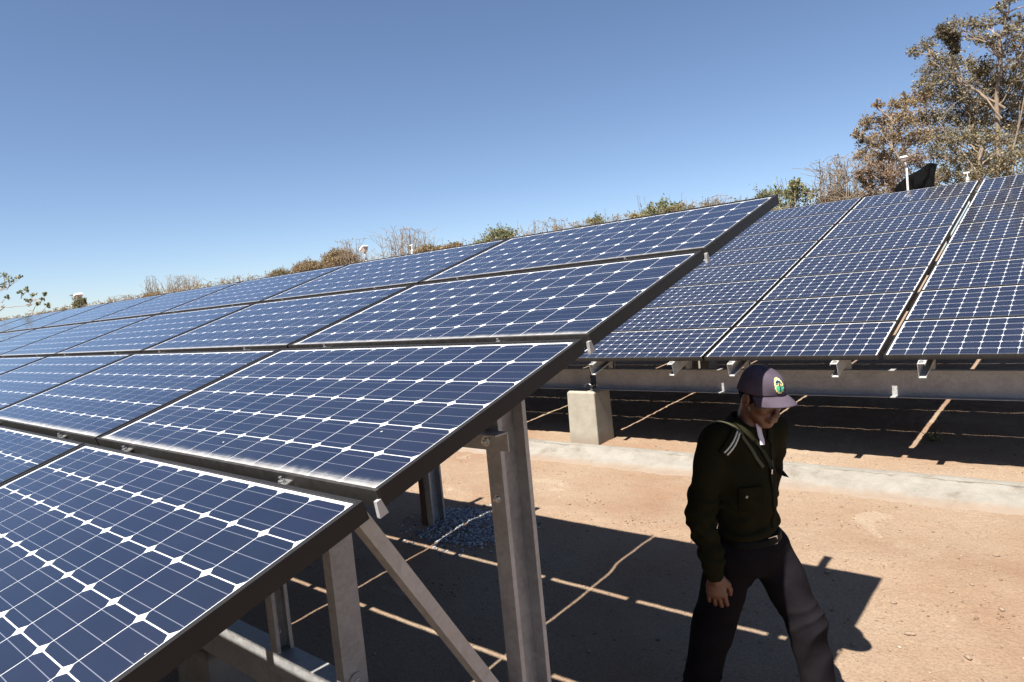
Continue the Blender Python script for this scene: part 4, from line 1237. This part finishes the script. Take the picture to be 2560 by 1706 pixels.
f_lhand = lambda P: smin(hand_sdf(P, J['lwr'] + v3(0.004, 0, -0.012), LD, LB, LS, 0.45, 1.0), s_cap(P, J['lwr'] + (0, 0, 0.06), J['lwr'] + (0, 0, -0.01), 0.028, 0.024), 0.01)

def cloth_noise(P, s, seed):
    return vnoise(P[..., 0] * s, P[..., 1] * s, P[..., 2] * s, seed=seed)
def shirt_folds(P):
    # soft folds: long diagonal drags, crumpling at the elbow and over the belt
    x, y, z = P[..., 0], P[..., 1], P[..., 2]
    w = 0.0045 * np.sin(38 * z + 26 * x + 3 * cloth_noise(P, 9, 51)) * np.clip(cloth_noise(P, 5, 52) + 0.6, 0, 1)
    blouse = np.exp(-((z + 0.50) / 0.07) ** 2)
    w = w + 0.007 * blouse * np.sin(70 * z + 20 * y + 4 * cloth_noise(P, 10, 53))
    elb = np.exp(-(np.linalg.norm(P - J['relb'], axis=-1) / 0.11) ** 2) + np.exp(-(np.linalg.norm(P - J['rwr'] - v3(0, 0, 0.09), axis=-1) / 0.08) ** 2)
    w = w + 0.008 * elb * np.sin(95 * z + 25 * x + 3 * cloth_noise(P, 12, 54))
    w = w + 0.004 * cloth_noise(P, 14, 55)
    return w
def f_shirt_base(P):
    d = s_ell(P, (-0.135, 2.90, -0.26), (0.128, 0.175, 0.205))
    d = smin(d, s_ell(P, (-0.130, 2.90, -0.44), (0.122, 0.155, 0.16)), 0.09)
    d = smin(d, s_ell(P, (-0.128, 2.90, -0.545), (0.120, 0.162, 0.06)), 0.06)
    d = smin(d, s_cap(P, J['rsh'] + v3(0.02, 0.03, 0.03), J['lsh'] + v3(-0.01, -0.03, 0.03), 0.060, 0.060), 0.07)
    for s, k in (('r', 1), ('l', 1)):
        d = smin(d, s_cap(P, J[s + 'sh'], J[s + 'elb'], 0.072, 0.064), 0.045)
        d = smin(d, s_cap(P, J[s + 'elb'], J[s + 'wr'] + v3(0, 0, 0.05), 0.064, 0.052), 0.02)
        d = smin(d, s_cap(P, J[s + 'wr'] + v3(0, 0, 0.06), J[s + 'wr'] + v3(0.002, 0, -0.006), 0.042, 0.038), 0.012)
    return d
def f_shirt(P):
    d = f_shirt_base(P)
    m = np.abs(d) < 0.022
    d = d.copy(); Pm = P[m]
    if len(Pm): d[m] += shirt_folds(Pm)
    d = smin(d, s_cap(P, NECK + v3(-0.012, 0, 0.0), NECK + v3(-0.002, 0, 0.050), 0.084, 0.074), 0.018)
    # neck opening
    d = smax(d, -(s_cap(P, NECK + v3(-0.012, 0, 0.01), NECK + v3(0.035, 0, 0.14), 0.064, 0.078)), 0.008)
    z = P[..., 2]
    y_ = P[..., 1]
    d = smax(d, -(z + 0.585) - 10 * np.clip(2.738 - y_, 0, 1) - 10 * np.clip(y_ - 3.05, 0, 1), 0.01)
    # V opening under the chin
    d = smax(d, -s_cap(P, (-0.010, 2.860, -0.05), (0.000, 2.852, -0.152), 0.036, 0.008), 0.006)
    return d
def trouser_folds(P):
    z = P[..., 2]; x = P[..., 0]
    kn = np.exp(-(np.linalg.norm(P - J['lknee'] - v3(0.02, 0, 0.0), axis=-1) / 0.12) ** 2)
    kr = np.exp(-(np.linalg.norm(P - J['rknee'], axis=-1) / 0.14) ** 2)
    an = np.exp(-((z - J['lank'][2] - 0.03) / 0.05) ** 2)
    n1 = cloth_noise(P, 7, 61)
    sharp = lambda t: (1 - np.abs(np.sin(t * 0.5))) ** 1.5 - 0.35
    w = -0.012 * kn * sharp(58 * z - 50 * x + 5.0 * n1) - 0.007 * kr * sharp(45 * z + 35 * x + 5 * n1)
    w = w - 0.012 * an * sharp(70 * z + 25 * x + 5 * n1)
    w = w + 0.0035 * np.sin(15 * z - 22 * x + 6 * cloth_noise(P, 4, 64)) + 0.0035 * cloth_noise(P, 11, 65)
    cr = np.exp(-(np.linalg.norm(P - v3(-0.10, 2.87, -0.76), axis=-1) / 0.13) ** 2)
    hp = np.exp(-(np.linalg.norm(P - J['lhip'] - v3(0.05, 0, -0.06), axis=-1) / 0.12) ** 2)
    w = w - 0.010 * cr * sharp(55 * (z + 0.7 * x) + 3 * n1) - 0.008 * hp * sharp(60 * z + 45 * x + 3 * n1)
    return w
def f_trouser(P):
    d = s_ell(P, (-0.125, 2.905, -0.62), (0.118, 0.160, 0.105))
    d = smin(d, s_cap(P, (-0.125, 2.90, -0.55), (-0.125, 2.90, -0.66), 0.112, 0.12), 0.05)
    d = smin(d, s_cap(P, J['rhip'] + v3(-0.005, 0.005, 0), J['rknee'], 0.108, 0.092), 0.045)
    d = smin(d, s_cap(P, J['rknee'], J['rank'] + v3(0.0, 0, 0.0), 0.091, 0.082), 0.03)
    d = smin(d, s_cap(P, J['lhip'], J['lknee'], 0.106, 0.082), 0.045)
    d = smin(d, s_cap(P, J['lknee'], J['lank'] + v3(0, 0, 0.0), 0.081, 0.078), 0.03)
    z = P[..., 2]
    m = np.abs(d) < 0.022
    d = d.copy(); Pm = P[m]
    if len(Pm): d[m] += trouser_folds(Pm)
    d = smax(d, z + 0.560, 0.006)
    d = smax(d, -(z + 1.415), 0.006)
    return d
def grad(f, p, e=0.003):
    I = np.eye(3) * e
    g = np.array([f((p + I[i])[None])[0] - f((p - I[i])[None])[0] for i in range(3)])
    return g / (np.linalg.norm(g) + 1e-9)
def snap(f, p, off=0.004):
    p = np.array(p, float)
    for _ in range(12):
        p = p - grad(f, p) * (f(p[None])[0] - off) * 0.9
    return p

M_SKIN = None
def mat_skin():
    t = NT('brown_skin')
    v = t.obj(); n = t.noise(22, 5, 0.6, v)
    c = t.ramp(n, [(0.3, (0.080, 0.033, 0.018)), (0.7, (0.120, 0.053, 0.030))])
    b = t.n('ShaderNodeBsdfPrincipled'); t.l(c, b.inputs['Base Color']); b.inputs['Roughness'].default_value = 0.48
    b.inputs['Subsurface Weight'].default_value = 0.08; b.inputs['Subsurface Radius'].default_value = (0.01, 0.004, 0.002); b.inputs['Subsurface Scale'].default_value = 0.5
    b.inputs['Coat Weight'].default_value = 0.15; b.inputs['Coat Roughness'].default_value = 0.35
    t.l(t.bump(t.noise(420, 3, 0.6, v), 0.12, 0.001), b.inputs['Normal'])
    return t.done(b.outputs[0])
M_SKIN = mat_skin()
def mat_cloth(name, c, rough=0.9, weave=900, var=0.2, sheen=0.0):
    t = NT(name); v = t.obj()
    n = t.noise(9, 5, 0.6, v)
    col = t.ramp(n, [(0.3, tuple(x * (1 - var) for x in c)), (0.7, tuple(x * (1 + var) for x in c))])
    wv = t.n('ShaderNodeTexWave'); wv.inputs['Scale'].default_value = weave / 6.0; wv.inputs['Distortion'].default_value = 1.5; t.l(v, wv.inputs['Vector'])
    h = t.math('ADD', t.math('MULTIPLY', wv.outputs['Fac'], 0.35), t.noise(90, 4, 0.65, v))
    return t.done(t.bsdf(col, rough, 0, t.bump(h, 0.45, 0.003), 0.04, sheen))
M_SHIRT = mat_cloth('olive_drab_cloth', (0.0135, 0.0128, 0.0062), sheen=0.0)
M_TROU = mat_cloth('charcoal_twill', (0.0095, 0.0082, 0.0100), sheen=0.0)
M_CAP = mat_cloth('faded_purple_cap_cloth', (0.066, 0.053, 0.071), var=0.22)
M_CAPD = mat_cloth('dark_cap_lining', (0.03, 0.026, 0.03))
M_UNDER = mat_cloth('white_undershirt', (0.55, 0.53, 0.62), var=0.05)
M_BELT = mat_simple('black_leather', (0.005, 0.0048, 0.0048), 0.6, 0, 0.3, 20, spec=0.08)
M_STRAP = mat_cloth('pale_olive_webbing', (0.075, 0.075, 0.05), var=0.1)
M_BRAID = mat_simple('silver_braid', (0.50, 0.50, 0.44), 0.6, 0, 0.1, 60)
M_METAL = mat_simple('polished_metal', (0.65, 0.66, 0.70), 0.2, 1.0, 0.05, 10)

person = thing('person', tuple(FEET), 'man in peaked cap, dark olive uniform shirt and dark trousers striding past the array end', 'person')
def relobj(name, V, F, mat, parent=person, smooth=True, off=FEET):
    return new_obj(name, np_mesh(name, np.asarray(V) - off, F, smooth), mat, parent)
def join(parts):
    VV, FF, n = [], [], 0
    for V, F in parts: VV.append(V); FF.append(F + n); n += len(V)
    return np.concatenate(VV), np.concatenate(FF)
hv = surf_nets(lambda P: smin(f_head(P), f_neck(P), 0.02), (-0.20, 2.74, -0.16), (0.14, 3.02, 0.19), 0.0032)
tv = surf_nets(lambda P: smin(body_core(P), f_neck(P), 0.02), (-0.60, 2.55, -1.47), (0.32, 3.24, -0.04), 0.013)
rh = surf_nets(f_rhand, J['rwr'] + v3(-0.09, -0.09, -0.20), J['rwr'] + v3(0.10, 0.09, 0.05), 0.0026)
lh = surf_nets(f_lhand, J['lwr'] + v3(-0.09, -0.09, -0.20), J['lwr'] + v3(0.12, 0.09, 0.05), 0.0035)
V, F = join([hv, tv, rh, lh])
relobj('body', V, F, M_SKIN)
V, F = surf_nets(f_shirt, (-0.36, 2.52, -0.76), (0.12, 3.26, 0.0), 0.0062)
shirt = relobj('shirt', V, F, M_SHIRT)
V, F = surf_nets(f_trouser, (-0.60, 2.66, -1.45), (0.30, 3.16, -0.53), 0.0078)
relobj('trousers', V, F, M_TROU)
# undershirt showing in the open neck
V, F = surf_nets(lambda P: smax(smax(smax(f_shirt_base(P) + 0.010, P[..., 2] + 0.068, 0.004), -(P[..., 2] + 0.19), 0.004), -s_cap(P, NECK + v3(-0.02, 0, 0.0), NECK + v3(0.04, 0, 0.12), 0.052, 0.07), 0.004),
                 (-0.20, 2.78, -0.20), (0.07, 3.03, -0.055), 0.005)
undershirt = relobj('undershirt', V, F, M_UNDER)
# cap ---------------------------------------------------------------
CROWN_C = (-0.010, 0, 0.052); CROWN_R = (0.107, 0.086, 0.079)
def crown_pt(th, ph, k=1.0):
    """th azimuth (0 = front), ph 0 at the rim .. 1 at the button"""
    e = ph * math.pi / 2
    ce, se = max(math.cos(e), 0) ** 0.60, math.sin(e) ** 0.94
    seam = 1 - 0.010 * math.exp(-((((th * 3 / math.pi) % 1) - 0.0) / 0.05) ** 2) * (1 - ph) - 0.010 * math.exp(-((((th * 3 / math.pi) % 1) - 1.0) / 0.05) ** 2) * (1 - ph)
    front = max(0, math.cos(th))
    x = CROWN_C[0] + (CROWN_R[0] + 0.006 * front * (1 - ph)) * ce * math.cos(th) * seam * k
    y = CROWN_C[1] + CROWN_R[1] * ce * math.sin(th) * seam * k
    rim = 0.054 - 0.052 * (1 - math.cos(th)) * 0.5
    z = rim + (CROWN_C[2] + CROWN_R[2] - rim) * se
    wob = 0.0022 * math.sin(5 * th + 9 * ph) * (1 - ph)
    return H(x + wob, y, z * (1 + (k - 1) * 0.6))
n, k = 72, 22
V = np.array([crown_pt(-math.pi + 2 * math.pi * i / n, j / (k - 1)) for j in range(k) for i in range(n)])
F = np.array([(j * n + i, j * n + (i + 1) % n, (j + 1) * n + (i + 1) % n, (j + 1) * n + i) for j in range(k - 1) for i in range(n)])
cap = relobj('cap', V, F, M_CAP)
md = cap.modifiers.new('solid', 'SOLIDIFY'); md.thickness = 0.003; md.offset = -1
def bill_pt(u, w):
    """u -1..1 across, w 0..1 outwards"""
    th = u * 1.22
    e = 0.0
    bx = CROWN_C[0] + (CROWN_R[0] + 0.004) * math.cos(th)
    by = CROWN_R[1] * math.sin(th) * 1.0
    rimz = 0.054 - 0.052 * (1 - math.cos(th)) * 0.5
    L = 0.078 * (1 - abs(u) ** 2.6 * 0.55)
    ox = bx + L * w * (0.97)
    oy = by * (1 + 0.10 * w)
    oz = rimz - 0.006 * w - 0.032 * (abs(u) ** 1.8) * (0.25 + 0.75 * w) + 0.004 * math.sin(math.pi * w)
    return H(ox, oy, oz)
n, k = 33, 12
def grid(fn, n, k, u0=-1, u1=1):
    V = np.array([fn(u0 + (u1 - u0) * i / (n - 1), j / (k - 1)) for j in range(k) for i in range(n)])
    ii = (np.arange(k - 1)[:, None] * n + np.arange(n - 1)[None, :]).ravel()
    return V, np.stack([ii, ii + 1, ii + 1 + n, ii + n], 1)
V, F = grid(bill_pt, n, k)
bill = relobj('bill', V, F, M_CAP, cap)
md = bill.modifiers.new('solid', 'SOLIDIFY'); md.thickness = 0.0045; md.offset = 0
# stitched seam where the bill joins the crown
m = MB(); pts = [Vector(bill_pt(-1 + 2 * i / 30, 0.02) - FEET) for i in range(31)]
for a, b in zip(pts, pts[1:]): m.cyl(a, b, 0.0022, n=5, cap=False)
new_obj('seam', m.mesh('seam', True), M_CAPD, cap)
m = MB(); bt = Vector(crown_pt(0, 1.0) - FEET); m.cyl(bt - Vector((0, 0, 0.002)), bt + Vector((0, 0, 0.004)), 0.008, 0.005, n=12)
new_obj('button', m.mesh('button', True), M_CAP, cap)
# embroidered oval badge on the crown front
def badge_layer(name, poly, mat, lift):
    """poly in badge coordinates (metres, x right as seen, y up)"""
    cth, cph = -0.12, 0.42
    def P3(px, py):
        px, py = px * 1.25, py * 1.15
        th = cth - px / 0.098; ph = cph + py / 0.125
        p0 = crown_pt(th, min(ph, 0.98), 1.0); c = H(*CROWN_C)
        nrm = p0 - c; nrm /= np.linalg.norm(nrm)
        return p0 + nrm * lift - FEET
    cx = sum(p[0] for p in poly) / len(poly); cy = sum(p[1] for p in poly) / len(poly)
    rings = 5; V = [P3(cx, cy)]; F = []
    for r in range(1, rings + 1):
        for p in poly: V.append(P3(cx + (p[0] - cx) * r / rings, cy + (p[1] - cy) * r / rings))
    n = len(poly)
    for i in range(n): F.append((0, 1 + i, 1 + (i + 1) % n))
    me_f = [tuple(f) for f in F]
    for r in range(rings - 1):
        for i in range(n):
            a = 1 + r * n; b = a + n
            me_f.append((a + i, b + i, b + (i + 1) % n, a + (i + 1) % n))
    me = bpy.data.meshes.new(name); me.from_pydata([tuple(v) for v in V], [], me_f)
    o = new_obj(name, me, mat, cap)
    md = o.modifiers.new('solid', 'SOLIDIFY'); md.thickness = 0.0009; md.offset = 0
    return o
def oval(rx, ry, cx=0, cy=0, n=36, bumpy=0.0):
    return [(cx + rx * math.cos(t) * (1 + bumpy * math.sin(9 * t)), cy + ry * math.sin(t) * (1 + bumpy * math.sin(7 * t + 1))) for t in [2 * math.pi * i / n for i in range(n)]]
M_YEL = mat_cloth('yellow_thread', (0.62, 0.60, 0.24)); M_GRN = mat_cloth('green_thread', (0.05, 0.33, 0.17)); M_LGRN = mat_cloth('pale_green_thread', (0.33, 0.52, 0.33))
M_NAVY = mat_cloth('navy_thread', (0.02, 0.03, 0.07)); M_ORG = mat_cloth('orange_thread', (0.62, 0.38, 0.16))
badge_layer('badge', oval(0.0215, 0.0300, n=48, bumpy=0.03), M_YEL, 0.0035)
badge_layer('badge_field', oval(0.0170, 0.0235, 0, -0.002), M_LGRN, 0.0048)
badge_layer('badge_field', oval(0.0165, 0.0125, 0, -0.0115), M_GRN, 0.0056)
badge_layer('badge_trunk', [(-0.003, -0.022), (0.0035, -0.022), (0.0028, -0.008), (0.004, 0.006), (-0.003, 0.006), (-0.0018, -0.008)], M_NAVY, 0.0068)
for (cx, cy, rx, ry) in ((-0.005, 0.011, 0.006, 0.004), (0.004, 0.014, 0.007, 0.0045), (0.011, 0.010, 0.005, 0.004), (-0.011, 0.004, 0.004, 0.002), (0.012, 0.003, 0.004, 0.002), (-0.010, -0.006, 0.003, 0.002)):
    badge_layer('badge_leaf', oval(rx, ry, cx, cy, 12), M_NAVY, 0.0066)
for (cx, cy, rx, ry) in ((-0.006, -0.001, 0.0035, 0.0045), (0.0075, 0.0015, 0.0045, 0.004), (0.002, 0.005, 0.002, 0.002)):
    badge_layer('badge_bloom', oval(rx, ry, cx, cy, 12), M_ORG, 0.0062)
for i in range(14):
    t = 2 * math.pi * i / 14
    badge_layer('badge_edge_stitch', oval(0.0022, 0.0016, 0.0218 * math.cos(t), 0.0300 * math.sin(t), 8), M_ORG if i % 3 == 0 else M_YEL, 0.0045)
# short dark hair at nape and temples
M_HAIR = mat_cloth('black_hair', (0.010, 0.009, 0.009))
V, F = surf_nets(lambda P: smax(s_ell((P - HC) @ HA, (-0.014, 0, 0.028), (0.098, 0.0785, 0.100)), ((P - HC) @ HA)[..., 0] * 0.9 + ((P - HC) @ HA)[..., 2] * 0.25 - 0.030 + 0 * P[..., 0], 0.006), (-0.20, 2.78, -0.06), (0.10, 3.0, 0.17), 0.005)
relobj('hair', V, F, M_HAIR)
# eyes and brows
for s in (-1, 1):
    V, F = surf_nets(lambda P: s_ell((P - HC) @ HA, (0.0735, s * 0.031, 0.0015), (0.0112, 0.012, 0.0075)), H(0.073, s * 0.031, 0.002) - 0.02, H(0.073, s * 0.031, 0.002) + 0.02, 0.0022)
    relobj('eye', V, F, mat_simple('eye', (0.16, 0.13, 0.11), 0.15, 0, 0.3, 60))
    m = MB(); pts = [Vector(snap(f_head, H(0.09, s * y, 0.024 + 0.004 * math.sin((y - 0.012) / 0.034 * 3.14)), 0.0005) - FEET) for y in (0.012, 0.02, 0.028, 0.036, 0.044)]
    for a, b in zip(pts, pts[1:]): m.cyl(a, b, 0.0028, n=6)
    new_obj('eyebrow', m.mesh('eyebrow', True), M_HAIR, person)

# ribbons laid on the cloth ------------------------------------------
def ribbon(name, pts, width, mat, f, off=0.004, parent=person, thick=0.0015, res=6, wdir=None):
    P = []
    for a, b in zip(pts, pts[1:]):
        for i in range(res): P.append(np.array(a) + (np.array(b) - np.array(a)) * i / res)
    P.append(np.array(pts[-1], float))
    S = [snap(f, p, off) for p in P]
    S = np.array(S); S[1:-1] = (S[:-2] + 2 * S[1:-1] + S[2:]) / 4
    N = [grad(f, p, 0.01) for p in S]
    T = np.gradient(S, axis=0)
    V = []
    for p, nn, t in zip(S, N, T):
        t = t / (np.linalg.norm(t) + 1e-9); w = np.cross(nn, t); w /= np.linalg.norm(w) + 1e-9
        for k in (-1, 1): V.append(p + w * width / 2 * k + nn * (off * 0.3))
        for k in (1, -1): V.append(p + w * width / 2 * k - nn * thick)
    m = len(S); F = []
    for i in range(m - 1):
        for j in range(4):
            F.append((4 * i + j, 4 * i + (j + 1) % 4, 4 * i + 4 + (j + 1) % 4, 4 * i + 4 + j))
    return relobj(name, np.array(V), np.array(F), mat, parent, True)
fs = f_shirt
# shoulder board with two braid stripes
ep0, ep1 = v3(-0.085, 2.768, -0.080), v3(-0.140, 2.695, -0.165)
ep = ribbon('shoulder_board', [ep0, (ep0 + ep1) / 2 + v3(0, 0, 0.01), ep1], 0.050, M_SHIRT, fs, 0.008, thick=0.004)
for k_ in (-0.0065, 0.0065):
    w = np.cross(ep1 - ep0, grad(fs, (ep0 + ep1) / 2, 0.01)); w = w / np.linalg.norm(w) * k_
    ribbon('braid_stripe', [ep0 * 0.10 + ep1 * 0.90 + w, ep1 * 0.05 + ep0 * 0.95 + w], 0.0062, M_BRAID, fs, 0.0125, parent=ep)
for pts_ in ([(-0.115, 2.815, -0.045), (-0.072, 2.806, -0.080), (-0.042, 2.812, -0.128)], [(-0.085, 2.985, -0.055), (-0.030, 2.955, -0.095), (-0.002, 2.915, -0.150)]):
    ribbon('collar_leaf', pts_, 0.036, M_SHIRT, fs, 0.007, thick=0.004)
ribbon('undershirt_front', [(-0.040, 2.868, -0.068), (-0.018, 2.856, -0.105), (-0.004, 2.850, -0.150)], 0.026, M_UNDER, fs, 0.007, parent=undershirt)
# pale webbing strap over the right shoulder down to the chest
ribbon('strap', [(-0.214, 2.74, -0.082), (-0.171, 2.76, -0.055), (-0.10, 2.78, -0.08), (-0.059, 2.79, -0.139), (-0.025, 2.80, -0.197), (-0.010, 2.83, -0.245)], 0.015, M_STRAP, fs, 0.006)
# black lanyard from the neck to mid chest with a metal clip
ribbon('lanyard', [(-0.100, 2.825, -0.06), (-0.055, 2.82, -0.13), (-0.02, 2.85, -0.21), (0.0, 2.875, -0.27), (0.0, 2.88, -0.33)], 0.008, M_BELT, fs, 0.006)
ribbon('lanyard', [(-0.06, 2.97, -0.08), (-0.015, 2.945, -0.15), (0.0, 2.905, -0.23), (0.0, 2.885, -0.30)], 0.008, M_BELT, fs, 0.006)
ribbon('clip', [(0.002, 2.872, -0.262), (0.002, 2.872, -0.282)], 0.007, M_METAL, fs, 0.011, res=3)
# front placket, pocket, flap, button
ribbon('placket', [(0.0, 2.892, -0.235), (0.0, 2.892, -0.33), (0.0, 2.892, -0.43), (0.0, 2.892, -0.53)], 0.030, M_SHIRT, fs, 0.003)
pk = ribbon('pocket', [(-0.06, 2.775, -0.335), (-0.06, 2.775, -0.375), (-0.06, 2.775, -0.425)], 0.105, M_SHIRT, fs, 0.004)
ribbon('pocket_flap', [(-0.06, 2.775, -0.315), (-0.06, 2.775, -0.355)], 0.112, M_SHIRT, fs, 0.009, parent=pk)
c = snap(fs, (-0.075, 2.765, -0.350), 0.011); nn = grad(fs, c, 0.01)
m = MB(); m.cyl(Vector(c - FEET), Vector(c + nn * 0.002 - FEET), 0.0055, n=14)
new_obj('pocket_button', m.mesh('pocket_button'), M_BRAID, pk)
m = MB(); m.cyl(Vector(c + nn * 0.002 - FEET), Vector(c + nn * 0.0026 - FEET), 0.0026, n=10)
new_obj('button_hole', m.mesh('button_hole'), M_BELT, pk)
# loose tab sticking out beyond the left side
m = MB()
tp = [(-0.035, 3.03, -0.305), (-0.008, 3.045, -0.326), (0.018, 3.04, -0.342)]
m.add([Vector(v3(*tp[0]) - FEET) + Vector((0, 0, .018)), Vector(v3(*tp[0]) - FEET) - Vector((0, 0, .018)), Vector(v3(*tp[1]) - FEET) + Vector((0, 0, .012)), Vector(v3(*tp[1]) - FEET) - Vector((0, 0, .014)), Vector(v3(*tp[2]) - FEET)],
      [(0, 2, 3, 1), (2, 4, 3)])
o = new_obj('pocket_tab', m.mesh('pocket_tab', recalc=False), M_BELT, person); md = o.modifiers.new('solid', 'SOLIDIFY'); md.thickness = 0.003
# belt and buckle
V, F = surf_nets(lambda P: smax(np.abs(P[..., 2] + 0.578) - 0.017, smin(s_ell(P, (-0.126, 2.90, -0.60), (0.124, 0.164, 0.12)), s_cap(P, (-0.125, 2.90, -0.55), (-0.125, 2.90, -0.66), 0.119, 0.127), 0.05), 0.003), (-0.28, 2.70, -0.62), (0.04, 3.10, -0.54), 0.0055)
belt = relobj('belt', V, F, M_BELT)
m = MB()
bc = Vector(v3(-0.010, 2.862, -0.578) - FEET)
fwd = Vector((0.93, -0.36, 0)).normalized(); sd = Vector((0.36, 0.93, 0)).normalized(); up = Vector((0, 0, 1))
mt = Matrix(((sd.x, up.x, fwd.x, bc.x), (sd.y, up.y, fwd.y, bc.y), (sd.z, up.z, fwd.z, bc.z), (0, 0, 0, 1)))
for lo, hi in (((-.026, .013, .004), (.026, .018, .009)), ((-.026, -.018, .004), (.026, -.013, .009)), ((-.026, -.013, .004), (-.021, .013, .009)), ((.021, -.013, .004), (.026, .013, .009)), ((-.002, -.013, .005), (.002, .013, .008))):
    m.box(lo, hi, mt)
new_obj('buckle', m.mesh('buckle'), M_METAL, belt)
# shoes
def f_shoe(P, ank, pitch):
    a = np.array(ank); f = v3(math.cos(pitch), 0, math.sin(pitch)); u = v3(-math.sin(pitch), 0, math.cos(pitch))
    A = np.stack([f, v3(0, 1, 0), u], 1)
    Q = (P - a) @ A
    d = s_cap(Q, (0, 0, 0.02), (-0.012, 0, -0.04), 0.045, 0.042)
    d = smin(d, s_ell(Q, (0.03, 0, -0.055), (0.085, 0.043, 0.042)), 0.03)
    d = smin(d, s_ell(Q, (0.115, -0.004, -0.066), (0.075, 0.046, 0.028)), 0.03)
    return smax(d, -(Q[..., 2] + 0.092), 0.004)
for nm, pt in (('r', -0.32), ('l', 0.10)):
    a = J[nm + 'ank'] + (v3(0.0, 0, 0.035) if nm == 'r' else v3(0.01, 0, -0.008))
    V, F = surf_nets(lambda P: f_shoe(P, a, pt), a - 0.16, a + v3(0.23, 0.12, 0.10), 0.006)
    relobj('shoe', V, F, M_BELT)
